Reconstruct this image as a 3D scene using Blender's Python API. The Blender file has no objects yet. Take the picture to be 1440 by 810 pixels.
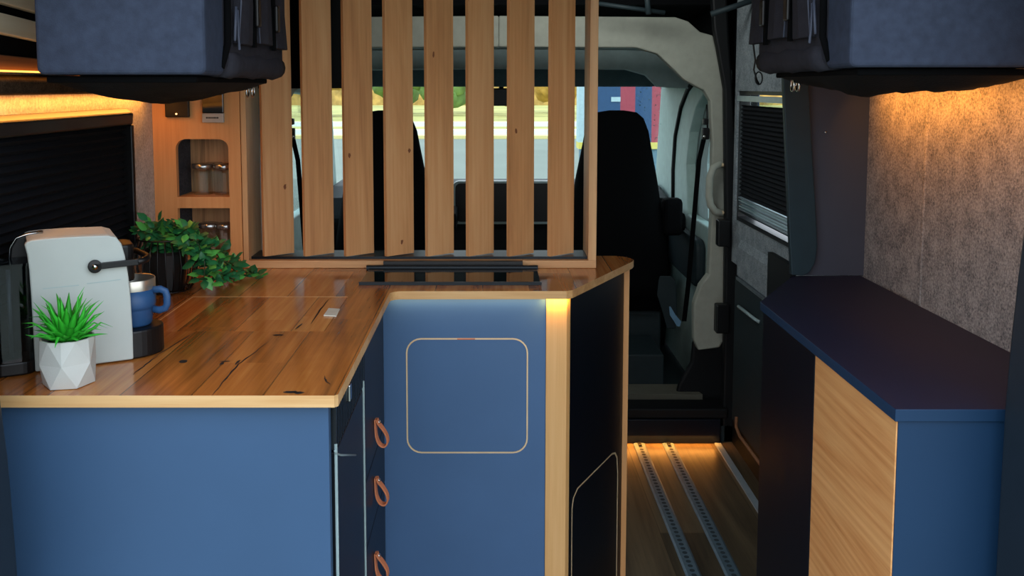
import bpy, bmesh, math, random
from mathutils import Vector, Matrix, noise
from mathutils.geometry import tessellate_polygon
PI = math.pi
R = math.radians
random.seed(7)
SC = bpy.context.scene
COL = SC.collection

# ------------------------------------------------------------------ camera (eye height 1.35 m over the van floor, at the open rear doors)
F, CX, H, PITCH = 1300.0, 690.0, 1.35, R(5.0)
CY = 122 + F * math.tan(PITCH)
S_, C_ = math.sin(PITCH), math.cos(PITCH)
cd = bpy.data.cameras.new('camera')
cam = bpy.data.objects.new('camera', cd)
COL.objects.link(cam)
cam.location = (0, 0, H)
cam.rotation_euler = (PI / 2 - PITCH, 0, 0)
cd.sensor_width = 36.0
cd.lens = F / 1440 * 36
cd.shift_x = (720 - CX) / 1440
cd.shift_y = (CY - 405) / 1440
cd.clip_start = 0.02
cd.clip_end = 400
SC.camera = cam

def ray(px, py):
    a = (px - CX) / F
    b = -(py - CY) / F
    return Vector((a, C_ + b * S_, -S_ + b * C_))
def PY(px, py, Y):
    d = ray(px, py); t = Y / d.y
    return Vector((d.x * t, Y, H + d.z * t))
def PZ(px, py, Z):
    d = ray(px, py); t = (Z - H) / d.z
    return Vector((d.x * t, d.y * t, Z))
def PX(px, py, X):
    d = ray(px, py); t = X / d.x
    return Vector((X, d.y * t, H + d.z * t))

# ------------------------------------------------------------------ materials
def lin(c):
    return tuple(((v / 255) / 12.92 if v / 255 <= 0.04045 else ((v / 255 + 0.055) / 1.055) ** 2.4) for v in c) + (1,)
class NT:
    def __init__(s, name):
        s.m = bpy.data.materials.new(name); s.m.use_nodes = True
        s.t = s.m.node_tree; s.t.nodes.clear()
        s.out = s.n('ShaderNodeOutputMaterial')
    def n(s, typ, **kw):
        x = s.t.nodes.new(typ)
        for k, v in kw.items():
            if k in x.bl_rna.properties: setattr(x, k, v)
            else: x.inputs[k].default_value = v
        return x
    def l(s, a, b): s.t.links.new(a, b)
    def ramp(s, fac, stops, mode='LINEAR'):
        r = s.n('ShaderNodeValToRGB'); e = r.color_ramp; e.interpolation = mode
        while len(e.elements) < len(stops): e.elements.new(0.5)
        for i, (p, c) in enumerate(stops):
            e.elements[i].position = p; e.elements[i].color = c
        s.l(fac, r.inputs[0]); return r.outputs[0]
    def mix(s, fac, a, b, mode='MIX'):
        m = s.n('ShaderNodeMix', data_type='RGBA', blend_type=mode)
        for v, i in ((fac, 0), (a, 6), (b, 7)):
            if hasattr(v, 'is_linked'): s.l(v, m.inputs[i])
            else: m.inputs[i].default_value = v
        return m.outputs[2]
    def math(s, op, a, b=0.0, c=0.0):
        m = s.n('ShaderNodeMath', operation=op)
        for v, i in ((a, 0), (b, 1), (c, 2)):
            if hasattr(v, 'is_linked'): s.l(v, m.inputs[i])
            else: m.inputs[i].default_value = v
        return m.outputs[0]
    def coords(s, scale=(1, 1, 1), rnd=False, rot=(0, 0, 0)):
        tc = s.n('ShaderNodeTexCoord'); src = tc.outputs['Object']
        if rnd:
            oi = s.n('ShaderNodeObjectInfo')
            k = s.n('ShaderNodeVectorMath', operation='SCALE'); k.inputs[0].default_value = (13, 17, 11)
            s.l(oi.outputs['Random'], k.inputs['Scale'])
            ad = s.n('ShaderNodeVectorMath', operation='ADD'); s.l(src, ad.inputs[0]); s.l(k.outputs[0], ad.inputs[1]); src = ad.outputs[0]
        mp = s.n('ShaderNodeMapping'); mp.inputs['Scale'].default_value = scale; mp.inputs['Rotation'].default_value = rot
        s.l(src, mp.inputs[0]); return mp.outputs[0]
    def noise(s, vec, scale=1, detail=2, rough=0.5, dist=0):
        x = s.n('ShaderNodeTexNoise', Scale=scale, Detail=detail, Roughness=rough, Distortion=dist); s.l(vec, x.inputs['Vector']); return x.outputs['Fac']
    def bsdf(s, color=None, rough=0.5, metal=0, spec=0.5, bump=None, bumpd=0.001, bumps=0.3, **kw):
        b = s.n('ShaderNodeBsdfPrincipled', Metallic=metal)
        b.inputs['Specular IOR Level'].default_value = spec
        for v, k in ((color, 'Base Color'), (rough, 'Roughness')):
            if hasattr(v, 'is_linked'): s.l(v, b.inputs[k])
            else: b.inputs[k].default_value = v
        for k, v in kw.items(): b.inputs[k.replace('_', ' ')].default_value = v
        if bump is not None:
            bn = s.n('ShaderNodeBump', Strength=bumps, Distance=bumpd); s.l(bump, bn.inputs['Height']); s.l(bn.outputs[0], b.inputs['Normal'])
        s.l(b.outputs[0], s.out.inputs[0]); return b

def plain(name, c, rough=0.5, metal=0, spec=0.5, var=0.08, vs=30, bs=0.05, bscale=300, **kw):
    t = NT(name); v = t.coords(rnd=True)
    n1 = t.noise(v, vs, 3)
    cc = lin(c)
    col = t.ramp(n1, [(0.25, tuple(x * (1 - var) for x in cc[:3]) + (1,)), (0.75, tuple(min(1, x * (1 + var)) for x in cc[:3]) + (1,))])
    t.bsdf(col, rough, metal, spec, bump=t.noise(v, bscale, 2), bumps=bs, **kw)
    return t.m
def felt(name, c1, c2, scale=260, bs=0.5):
    t = NT(name); v = t.coords(rnd=True)
    a = t.noise(v, scale, 4, 0.7, 0.4); b = t.noise(v, scale * 0.12, 3, 0.6)
    f = t.math('ADD', t.math('MULTIPLY', a, 0.7), t.math('MULTIPLY', b, 0.3))
    col = t.ramp(f, [(0.38, lin(c1)), (0.62, lin(c2))])
    t.bsdf(col, 0.95, spec=0.1, bump=a, bumps=bs, bumpd=0.003)
    return t.m
def wood(name, dark, mid, light, axis='Z', rough=0.45, fine=0.3, grain=1.0, spec=0.4, plank=None, contrast=1.0, rnd=True, cath=0.0):
    t = NT(name)
    def sc(a, l): return {'X': (l, a, a), 'Y': (a, l, a), 'Z': (a, a, l)}[axis]
    v = t.coords(sc(9 * grain, 0.7 * grain), rnd)
    v2 = t.coords(sc(130 * grain, 3.5 * grain), rnd)
    if plank:
        tc = t.n('ShaderNodeTexCoord'); sp = t.n('ShaderNodeSeparateXYZ'); t.l(tc.outputs['Object'], sp.inputs[0])
        q = t.math('MULTIPLY', sp.outputs['X'], 1 / plank[0])
        fl = t.math('FLOOR', q); fr = t.math('FRACT', q)
        row = t.n('ShaderNodeTexWhiteNoise', noise_dimensions='1D'); t.l(fl, row.inputs['W'])
        q2 = t.math('FLOOR', t.math('ADD', t.math('MULTIPLY', sp.outputs['Y'], 1 / plank[1]), t.math('MULTIPLY', row.outputs['Value'], 7.0)))
        wn = t.n('ShaderNodeTexWhiteNoise', noise_dimensions='2D'); cb = t.n('ShaderNodeCombineXYZ'); t.l(fl, cb.inputs[0]); t.l(q2, cb.inputs[1]); t.l(cb.outputs[0], wn.inputs['Vector'])
        ad = t.n('ShaderNodeVectorMath', operation='ADD'); t.l(v, ad.inputs[0])
        k = t.n('ShaderNodeVectorMath', operation='SCALE', Scale=9.0); t.l(wn.outputs['Color'], k.inputs[0]); t.l(k.outputs[0], ad.inputs[1]); v = ad.outputs[0]
    n1 = t.noise(v, 1.0, 5, 0.6, 1.2)
    n2 = t.noise(v2, 1.0, 3, 0.65)
    if cath:
        n0 = t.noise(v, 0.55, 1, 0.4, 0.3)
        n1 = t.math('ADD', t.math('MULTIPLY', n1, 0.72), t.math('MULTIPLY', t.math('SUBTRACT', t.math('PINGPONG', t.math('MULTIPLY', n0, 16.0 * cath), 1.0), 0.5), 0.16))
        n1 = t.math('ADD', n1, 0.14)
    f = t.math('ADD', t.math('MULTIPLY', n1, 0.72), t.math('MULTIPLY', n2, fine))
    if plank: f = t.math('ADD', f, t.math('MULTIPLY', t.math('SUBTRACT', wn.outputs['Value'], 0.5), 0.26))
    w = 0.17 / contrast
    col = t.ramp(f, [(max(0, 0.5 - w), lin(dark)), (0.5, lin(mid)), (min(1, 0.5 + w), lin(light))])
    if plank:
        e = t.math('LESS_THAN', t.math('MINIMUM', fr, t.math('SUBTRACT', 1.0, fr)), plank[2])
        col = t.mix(t.math('MULTIPLY', e, 0.55), col, lin(tuple(int(x * 0.5) for x in dark)))
    t.bsdf(col, rough, spec=spec, bump=n2, bumps=0.06)
    return t.m
def emit(name, c, s):
    t = NT(name); e = t.n('ShaderNodeEmission', Strength=s); e.inputs[0].default_value = lin(c); t.l(e.outputs[0], t.out.inputs[0]); return t.m
def glass(name, tint=(235, 245, 245), refl=0.06, edge=0.35, rough=0.02):
    t = NT(name)
    tr = t.n('ShaderNodeBsdfTransparent'); tr.inputs[0].default_value = lin(tint)
    gl = t.n('ShaderNodeBsdfGlossy', Roughness=rough)
    lw = t.n('ShaderNodeLayerWeight', Blend=0.35)
    f = t.math('MULTIPLY_ADD', lw.outputs['Facing'], edge, refl)
    mx = t.n('ShaderNodeMixShader'); t.l(f, mx.inputs[0]); t.l(tr.outputs[0], mx.inputs[1]); t.l(gl.outputs[0], mx.inputs[2]); t.l(mx.outputs[0], t.out.inputs[0])
    return t.m
M = {}
M['top'] = wood('worktop_oak', (112, 62, 24), (178, 106, 46), (210, 146, 76), 'Y', rough=0.16, spec=0.7, plank=(0.105, 0.75, 0.012), contrast=0.8, rnd=False)
M['oak_edge'] = wood('oak_edge', (176, 128, 78), (204, 158, 104), (222, 184, 132), 'X', rough=0.5)
M['crack'] = plain('wood_crack', (22, 12, 7), 0.8)
M['slat'] = wood('slat_alder', (172, 116, 72), (208, 152, 100), (224, 176, 126), 'Z', rough=0.5, contrast=0.8)
M['knot'] = plain('wood_knot', (122, 72, 42), 0.7)
M['frame'] = wood('frame_wood', (180, 130, 84), (210, 160, 110), (224, 182, 132), 'Z', rough=0.5)
M['framex'] = wood('frame_wood_long', (180, 130, 84), (210, 160, 110), (224, 182, 132), 'X', rough=0.5)
M['niche'] = wood('niche_wood', (190, 128, 74), (218, 156, 98), (230, 174, 118), 'Z', rough=0.5, contrast=0.7)
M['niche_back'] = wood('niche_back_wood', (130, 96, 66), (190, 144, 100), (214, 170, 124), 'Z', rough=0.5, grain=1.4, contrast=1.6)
M['post'] = wood('post_ash', (186, 132, 76), (214, 164, 104), (226, 180, 124), 'Z', rough=0.5)
M['oak_door'] = wood('oak_door', (164, 98, 48), (206, 142, 84), (226, 168, 108), 'Y', rough=0.5, grain=1.0, contrast=0.8, cath=2.6, fine=0.42, rnd=False)
M['floor'] = wood('floor_vinyl', (50, 44, 34), (88, 76, 58), (116, 100, 76), 'Y', rough=0.4, plank=(0.16, 1.1, 0.008), contrast=0.9, rnd=False)
M['batten'] = wood('pale_batten', (200, 190, 160), (226, 216, 186), (236, 228, 204), 'Y', rough=0.6)
M['batten_brown'] = wood('brown_batten', (104, 64, 40), (140, 92, 60), (160, 110, 76), 'Y', rough=0.6)
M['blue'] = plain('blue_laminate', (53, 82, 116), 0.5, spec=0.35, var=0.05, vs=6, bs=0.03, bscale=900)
M['blue_corner'] = plain('blue_corner_laminate', (68, 100, 140), 0.5, spec=0.35, var=0.05, vs=6, bs=0.03, bscale=900)  # same laminate as the end panel, lightened where little light reaches the corner
M['blue_dark'] = plain('dark_blue_laminate', (20, 38, 68), 0.45, spec=0.35, var=0.06, vs=6, bs=0.03, bscale=900)
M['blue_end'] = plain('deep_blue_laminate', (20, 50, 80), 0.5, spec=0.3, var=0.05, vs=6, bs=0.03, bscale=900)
M['navy_top'] = plain('navy_top_laminate', (24, 29, 54), 0.55, spec=0.3, var=0.08, vs=12, bs=0.05, bscale=900)
M['navy'] = plain('navy_laminate', (7, 14, 26), 0.4, spec=0.3, var=0.1, vs=10)  # blue laminate darkened to carry aisle-side shade; also used on plain dark parts
M['slate'] = plain('slate_laminate', (60, 65, 78), 0.55, spec=0.3, var=0.06, vs=10)
M['teal_board'] = plain('teal_black_board', (32, 50, 58), 0.5, spec=0.3)
M['black'] = plain('black_plastic', (10, 11, 13), 0.4, spec=0.4)
M['gloss_black'] = plain('black_glass', (5, 6, 8), 0.06, spec=0.6, var=0.02, bs=0.0)
M['black_metal'] = plain('black_metal', (22, 30, 36), 0.35, metal=0.5, spec=0.5)
M['matte_black'] = plain('black_cloth', (8, 9, 11), 0.95, spec=0.1, bs=0.3)
M['rubber'] = plain('black_rubber', (9, 11, 14), 0.6, spec=0.3)
M['seal'] = plain('door_seal', (26, 36, 46), 0.45, spec=0.4)
M['bag'] = plain('bag_cloth', (58, 66, 84), 0.85, spec=0.15, var=0.18, vs=60, bs=0.5, bscale=500)
M['bag_side'] = plain('bag_side_cloth', (50, 50, 58), 0.85, spec=0.15, var=0.2, vs=50, bs=0.5, bscale=500)
M['piping'] = plain('bag_piping', (74, 80, 98), 0.6)
M['net'] = plain('net_pouch', (9, 9, 11), 0.8, spec=0.25, var=0.6, vs=220, bs=0.8, bscale=260)
M['felt'] = felt('grey_felt', (92, 90, 93), (168, 162, 158), 200)
M['felt_left'] = felt('pale_grey_felt', (164, 160, 154), (210, 204, 198), 160)
M['felt_dark'] = felt('dark_grey_felt', (46, 48, 54), (82, 84, 90))
M['felt_door'] = felt('door_felt', (106, 116, 122), (160, 168, 172), 200)
M['ledge'] = felt('brown_felt', (50, 40, 32), (88, 72, 58))
M['ceil'] = plain('black_ceiling', (12, 13, 15), 0.95, spec=0.1)  # shadow under the roof put into the colour as near-black
M['liner'] = plain('grey_headliner', (164, 166, 154), 0.8, spec=0.2, bs=0.2)
M['liner2'] = plain('shaded_headliner', (166, 184, 184), 0.8, spec=0.2)
M['liner3'] = plain('visor_grey', (84, 104, 110), 0.8, spec=0.2)
M['door_trim'] = plain('cab_door_trim', (176, 200, 194), 0.6, spec=0.3)
M['cab_grey'] = plain('cab_grey_plastic', (34, 46, 50), 0.6, spec=0.3)
M['beige'] = plain('cab_floor_beige', (96, 94, 82), 0.8)  # light falling on the cab floor put into a paler colour
M['blue_belt'] = plain('buckle_pale_blue', (110, 150, 180), 0.5)
M['alu'] = plain('brushed_aluminium', (168, 178, 184), 0.38, metal=0.85, var=0.1, vs=60)
M['chrome'] = plain('chrome', (210, 212, 214), 0.12, metal=1.0, var=0.02, bs=0)
M['rail'] = plain('rail_aluminium', (104, 128, 142), 0.45, metal=0.3, var=0.15, vs=40)
M['strip_grey'] = plain('edging_grey', (150, 164, 172), 0.4)
M['hole'] = plain('rail_hole', (52, 66, 74), 0.8)
M['leather'] = plain('tan_leather', (198, 120, 82), 0.6, spec=0.3, var=0.12, bs=0.2)
M['leather_edge'] = plain('pale_edge', (216, 190, 150), 0.6)
M['white'] = plain('white_shell', (182, 190, 186), 0.5, spec=0.35, var=0.02)
M['pot_white'] = plain('white_ceramic', (190, 192, 188), 0.7, spec=0.25, var=0.04, bs=0.15, bscale=500)
M['succulent'] = plain('succulent_green', (50, 172, 46), 0.45, spec=0.4, var=0.35, vs=25)
M['soil'] = plain('soil', (26, 24, 22), 0.95)
M['mug'] = plain('mug_blue', (40, 78, 122), 0.45, spec=0.4, var=0.03)
M['steel'] = plain('mug_steel', (196, 190, 178), 0.3, metal=0.9, var=0.03)
M['mug_in'] = plain('mug_inside', (190, 196, 200), 0.4)
M['leaf'] = plain('ivy_leaf', (38, 112, 66), 0.45, spec=0.4, var=0.5, vs=18)
M['leaf_light'] = plain('ivy_leaf_light', (88, 176, 80), 0.4, spec=0.5, var=0.3, vs=18)
M['stem'] = plain('ivy_stem', (40, 62, 34), 0.6)
M['pot_black'] = plain('black_pot', (14, 16, 18), 0.4, spec=0.5)
M['lid_metal'] = plain('jar_lid_metal', (176, 178, 176), 0.25, metal=0.9, var=0.05)
M['spice'] = plain('jar_contents', (92, 98, 90), 0.9, var=0.3, vs=90)
M['label'] = plain('silver_label', (176, 178, 176), 0.4, metal=0.3)
M['tab'] = plain('cream_tab', (214, 214, 200), 0.4)
M['glass'] = glass('clear_glass')
M['jar_glass'] = glass('jar_glass', (248, 250, 248), 0.04, 0.4)
M['tank'] = glass('smoke_plastic', (186, 192, 198), 0.04, 0.22)
M['lens'] = emit('switch_light', (255, 190, 120), 3)
M['led'] = emit('warm_led', (255, 168, 70), 3.0)
M['blind'] = plain('black_blind', (15, 19, 26), 0.7, spec=0.3)
M['bezel'] = plain('silver_bezel', (130, 150, 152), 0.3, metal=0.6)
M['screen'] = plain('dark_screen', (8, 12, 14), 0.15)
M['white_strip'] = plain('pale_strip', (150, 170, 172), 0.35, spec=0.4)
M['asphalt'] = plain('asphalt', (124, 130, 118), 0.9, var=0.12, vs=0.3)
M['paving'] = plain('pale_paving', (196, 196, 180), 0.9, var=0.06, vs=0.4)
M['kerb'] = plain('yellowish_kerb', (222, 206, 140), 0.9)
M['lawn'] = plain('autumn_lawn', (188, 178, 104), 0.95, var=0.4, vs=0.25)
M['bark'] = plain('bark', (120, 100, 84), 0.9)
M['fol1'] = plain('autumn_foliage', (196, 158, 88), 0.95, var=0.5, vs=1.2)
M['fol2'] = plain('green_foliage', (110, 142, 84), 0.95, var=0.45, vs=1.2)
M['cblue'] = plain('trailer_blue', (32, 72, 110), 0.6)
M['cred'] = plain('trailer_red', (158, 62, 76), 0.6)
M['cwhite'] = plain('trailer_white', (170, 196, 200), 0.6)
M['cyellow'] = plain('trailer_yellow', (214, 200, 96), 0.6)
M['cgrey'] = plain('trailer_chassis', (86, 120, 136), 0.7)

# ------------------------------------------------------------------ mesh helpers
class MB:
    def __init__(s): s.v = []; s.f = []; s.mi = []; s.sm = []
    def add(s, vs, fs, mi=0, sm=False):
        o = len(s.v); s.v += [Vector(v) for v in vs]
        for f in fs: s.f.append([i + o for i in f]); s.mi.append(mi); s.sm.append(sm)
        return s
    def box(s, x0, y0, z0, x1, y1, z1, mi=0):
        x0, x1 = sorted((x0, x1)); y0, y1 = sorted((y0, y1)); z0, z1 = sorted((z0, z1))
        v = [(x, y, z) for z in (z0, z1) for y in (y0, y1) for x in (x0, x1)]
        return s.add(v, [(0, 2, 3, 1), (4, 5, 7, 6), (0, 1, 5, 4), (2, 6, 7, 3), (0, 4, 6, 2), (1, 3, 7, 5)], mi)
    def obox(s, c, u, v, w, mi=0):   # oriented box: centre and three half-extent vectors
        c, u, v, w = map(Vector, (c, u, v, w))
        p = [c + u * a + v * b + w * d for d in (-1, 1) for b in (-1, 1) for a in (-1, 1)]
        return s.add(p, [(0, 2, 3, 1), (4, 5, 7, 6), (0, 1, 5, 4), (2, 6, 7, 3), (0, 4, 6, 2), (1, 3, 7, 5)], mi)
    def prism(s, loops, f0, f1, mi=0, sides=True, mi_side=None):
        """loops: 2D outlines (first outer, rest holes); f0 / f1 map a 2D point to the two caps"""
        if not isinstance(loops[0][0], (tuple, list, Vector)): loops = [loops]
        flat = [p for l in loops for p in l]; n = len(flat)
        vs = [f0(*p) for p in flat] + [f1(*p) for p in flat]
        if len(loops) == 1:
            caps = [tuple(range(n))]
        else:
            caps = [tuple(t) for t in tessellate_polygon([[Vector((p[0], p[1], 0)) for p in l] for l in loops])]
        fs = [c for c in caps] + [tuple(i + n for i in reversed(c)) for c in caps]
        s.add(vs, fs, mi)
        sf = []; o = 0
        for l in loops:
            k = len(l)
            for i in range(k):
                a, b = o + i, o + (i + 1) % k
                sf.append((a, b, b + n, a + n))
            o += k
        base = len(s.v) - len(vs)
        for f in sf: s.f.append([i + base for i in f]); s.mi.append(mi if mi_side is None else mi_side); s.sm.append(False)
        return s
    def prism_y(s, loops, y0, y1, **k): return s.prism(loops, lambda a, b: (a, y0, b), lambda a, b: (a, y1, b), **k)
    def prism_x(s, loops, x0, x1, **k): return s.prism(loops, lambda a, b: (x0, a, b), lambda a, b: (x1, a, b), **k)
    def prism_z(s, loops, z0, z1, **k): return s.prism(loops, lambda a, b: (a, b, z0), lambda a, b: (a, b, z1), **k)
    def loft(s, rings, mi=0, sm=True, caps=True, closed=True):
        n = len(rings[0]); vs = [v for r in rings for v in r]; fs = []
        for i in range(len(rings) - 1):
            for j in range(n if closed else n - 1):
                a, b = i * n + j, i * n + (j + 1) % n
                fs.append((a, b, b + n, a + n))
        if caps and closed: fs += [tuple(reversed(range(n))), tuple(range((len(rings) - 1) * n, len(rings) * n))]
        return s.add(vs, fs, mi, sm)
    def lathe(s, prof, c=(0, 0, 0), n=24, mi=0, sm=True, caps=True):
        return s.loft([[(c[0] + r * math.cos(2 * PI * k / n), c[1] + r * math.sin(2 * PI * k / n), c[2] + z) for k in range(n)] for r, z in prof], mi, sm, caps)
    def tube(s, pts, r, n=8, mi=0, closed=False, sm=True, flat=1.0):
        pts = [Vector(p) for p in pts]; rings = []
        up = None
        for i, p in enumerate(pts):
            if closed: d = pts[(i + 1) % len(pts)] - pts[i - 1]
            else: d = pts[min(i + 1, len(pts) - 1)] - pts[max(i - 1, 0)]
            d.normalize()
            if up is None: up = Vector((0, 0, 1)) if abs(d.z) < 0.9 else Vector((1, 0, 0))
            x = d.cross(up).normalized(); up2 = x.cross(d).normalized()
            up = up2
            rr = r[i] if isinstance(r, (list, tuple)) else r
            rings.append([p + x * (rr * math.cos(2 * PI * k / n)) + up2 * (rr * flat * math.sin(2 * PI * k / n)) for k in range(n)])
        if closed: rings.append(rings[0])
        return s.loft(rings, mi, sm, caps=not closed)
    def cyl(s, a, b, r, n=16, mi=0, sm=True): return s.tube([a, b], r, n, mi, sm=sm)
    def ico(s, c, r, sub=2, mi=0, amp=0.0, freq=1.0, sq=(1, 1, 1)):
        bm = bmesh.new(); bmesh.ops.create_icosphere(bm, subdivisions=sub, radius=1.0)
        vs = []
        for v in bm.verts:
            k = 1 + amp * noise.noise((v.co + Vector(c)) * freq * 2)
            vs.append((c[0] + v.co.x * r * k * sq[0], c[1] + v.co.y * r * k * sq[1], c[2] + v.co.z * r * k * sq[2]))
        fs = [[v.index for v in f.verts] for f in bm.faces]; bm.free()
        return s.add(vs, fs, mi, True)
    def build(s, name, mats, parent=None, bevel=0, seg=2, sub=0, world=True):
        mats = mats if isinstance(mats, (list, tuple)) else [mats]
        off = Vector((0, 0, 0))
        if parent is None:
            lo = [min(v[i] for v in s.v) for i in range(3)]; hi = [max(v[i] for v in s.v) for i in range(3)]
            off = Vector(((lo[0] + hi[0]) / 2, (lo[1] + hi[1]) / 2, lo[2]))
        elif world:
            o = parent
            while o: off = off + o.location; o = o.parent
        me = bpy.data.meshes.new(name)
        me.from_pydata([v - off for v in s.v], [], s.f)
        for m in mats: me.materials.append(m)
        me.polygons.foreach_set('material_index', s.mi); me.polygons.foreach_set('use_smooth', s.sm)
        bm = bmesh.new(); bm.from_mesh(me); bmesh.ops.recalc_face_normals(bm, faces=bm.faces); bm.to_mesh(me); bm.free()
        me.update()
        o = bpy.data.objects.new(name, me); COL.objects.link(o)
        if parent is None: o.location = off
        else: o.parent = parent
        if bevel:
            b = o.modifiers.new('edge', 'BEVEL'); b.width = bevel; b.segments = seg; b.limit_method = 'ANGLE'; b.angle_limit = R(40)
        if sub:
            d = o.modifiers.new('smooth', 'SUBSURF'); d.levels = sub; d.render_levels = sub
        return o
def box(*a): return MB().box(*a)
def tag(o, label, cat, group=None):
    o['label'] = label; o['category'] = cat
    if group: o['group'] = group
    return o
def struct(o): o['kind'] = 'structure'; return o
def thing(name, label, cat, loc=(0, 0, 0), group=None, rz=0):
    o = bpy.data.objects.new(name, None); COL.objects.link(o); o.location = loc; o.rotation_euler = (0, 0, rz); o.empty_display_size = 0.05
    return tag(o, label, cat, group)
def sthing(name, loc=(0, 0, 0)):
    o = bpy.data.objects.new(name, None); COL.objects.link(o); o.location = loc; o['kind'] = 'structure'; return o
def dup(root, loc, rz=None, label=None):
    r = root.copy(); COL.objects.link(r); r.location = loc
    if rz is not None: r.rotation_euler.z = rz
    if label: r['label'] = label
    for ch in list(root.children):
        c = ch.copy(); COL.objects.link(c); c.parent = r
        for g in ch.children:
            d = g.copy(); COL.objects.link(d); d.parent = c
    return r
def rrect(a0, b0, a1, b1, r, n=6):
    out = []
    for cx, cy, t in ((a1 - r, b0 + r, -90), (a1 - r, b1 - r, 0), (a0 + r, b1 - r, 90), (a0 + r, b0 + r, 180)):
        for k in range(n + 1):
            an = R(t + 90 * k / n); out.append((cx + r * math.cos(an), cy + r * math.sin(an)))
    return out
def arc(c, r, a0, a1, n):
    return [(c[0] + r * math.cos(R(a0 + (a1 - a0) * k / n)), c[1] + r * math.sin(R(a0 + (a1 - a0) * k / n))) for k in range(n + 1)]
def xz(p): return (p.x, p.z)

# ================================================================== THE SETTING
LW, RW = -0.83, 0.90            # inner faces of the side walls
CEIL = 1.86
struct(box(-0.95, 1.0, -0.05, 1.02, 3.425, 0.0).build('floor', M['floor']))
struct(box(-0.95, 1.0, CEIL, 1.02, 5.0, CEIL + 0.05).build('ceiling', M['ceil']))
# left wall with the window opening
wl = MB()
wl.prism_x([[(1.0, -0.05), (3.6, -0.05), (3.6, CEIL), (1.0, CEIL)], [(1.15, 1.0), (2.03, 1.0), (2.03, 1.28), (1.15, 1.28)]], LW, LW - 0.06)
struct(wl.build('wall_left', M['felt_left']))
# right wall: two felt panels with a step between them
wr = MB()
wr.prism_x([[(1.0, -0.05), (1.87, -0.05), (1.87, CEIL), (1.0, CEIL)]], RW - 0.015, RW + 0.06)
wr.prism_x([[(1.89, -0.05), (2.215, -0.05), (2.215, CEIL), (1.89, CEIL)]], RW - 0.008, RW + 0.06)
wr.tube([(RW - 0.006, 1.880, 0.05), (RW - 0.006, 1.880, CEIL)], 0.009, 10)
struct(wr.build('wall_right', M['felt']))
# window behind the left blind
w1 = sthing('window_1', (LW - 0.04, 1.59, 1.0))
MB().prism_x([[(1.15, 1.0), (2.03, 1.0), (2.03, 1.28), (1.15, 1.28)], [(1.18, 1.03), (2.0, 1.03), (2.0, 1.25), (1.18, 1.25)]], LW - 0.005, LW - 0.055).build('window_frame', M['black'], w1)
box(LW - 0.045, 1.18, 1.03, LW - 0.04, 2.0, 1.25).build('pane', M['gloss_black'], w1)
# rear door opening: felt trims with a rubber seal on their inner edge
def bar(side, pts, name):
    p = [PY(x, y, 1.24) for x, y in pts]
    t = sthing(name, (side * 0.8, 1.2, 0))
    inner = [(q.x, q.z) for q in p]
    outer = [(side * 1.0, inner[-1][1]), (side * 1.0, inner[0][1])]
    if side > 0: MB().prism_y([[(a + 0.018, b) for a, b in inner] + outer], 1.16, 1.235).build('trim_felt', M['felt_door'], t)
    else: MB().prism_y([[(a - 0.018, b) for a, b in inner] + outer], 1.16, 1.235).build('trim_felt', M['felt_dark'], t)
    MB().prism_y([[(a, b) for a, b in inner] + [(a + side * 0.024, b) for a, b in reversed(inner)]], 1.15, 1.24).build('seal', M['seal'], t, bevel=0.008)
    MB().tube([(a + side * 0.012, 1.147, b) for a, b in inner], 0.006, 8).build('seal_lip', M['rubber'], t)
bar(1, [(1470, -560), (1468, -60), (1455, 120), (1441, 290), (1428, 390), (1418, 480), (1411, 560), (1404, 680), (1397, 810), (1392, 1000), (1390, 1500)], 'trim_1')
bar(-1, [(-85, -560), (-75, -60), (-50, 120), (-25, 330), (-8, 470), (5, 573), (14, 640), (21, 720), (28, 810), (33, 1000), (34, 1500)], 'trim_2')

# upper left wall: dark lining, battens, brown ledge
struct(box(LW, 1.24, 1.375, LW + 0.012, 2.2, CEIL).build('trim_3', M['matte_black']))
ledge = MB().prism_y([[(LW, 1.335), (LW + 0.028, 1.338), (LW + 0.03, 1.362), (LW, 1.372)]], 1.24, 2.25)
struct(ledge.build('trim_4', M['ledge'], bevel=0.004))
bat = None
for k, (z0, z1, m, lab) in enumerate(((1.478, 1.514, 'batten', 'pale wooden wall batten above left window, topmost of three'),
                              (1.428, 1.462, 'batten', 'pale wooden wall batten above left window, middle of three'),
                              (1.382, 1.408, 'batten_brown', 'brown wooden wall batten just above the glowing light strip'))):
    a = MB(); sl = -0.055 if k < 2 else -0.02
    p = [(1.25, z0 + 0.025 * (k < 2)), (2.2, z0 + 0.95 * sl + 0.025 * (k < 2)), (2.2, z1 + 0.95 * sl + 0.025 * (k < 2)), (1.25, z1 + 0.025 * (k < 2))]
    a.prism_x([p], LW + 0.012, LW + 0.026)
    tag(a.build('wall_batten', M[m], bevel=0.002), lab, 'batten', 'wooden battens on the upper left wall')

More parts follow.
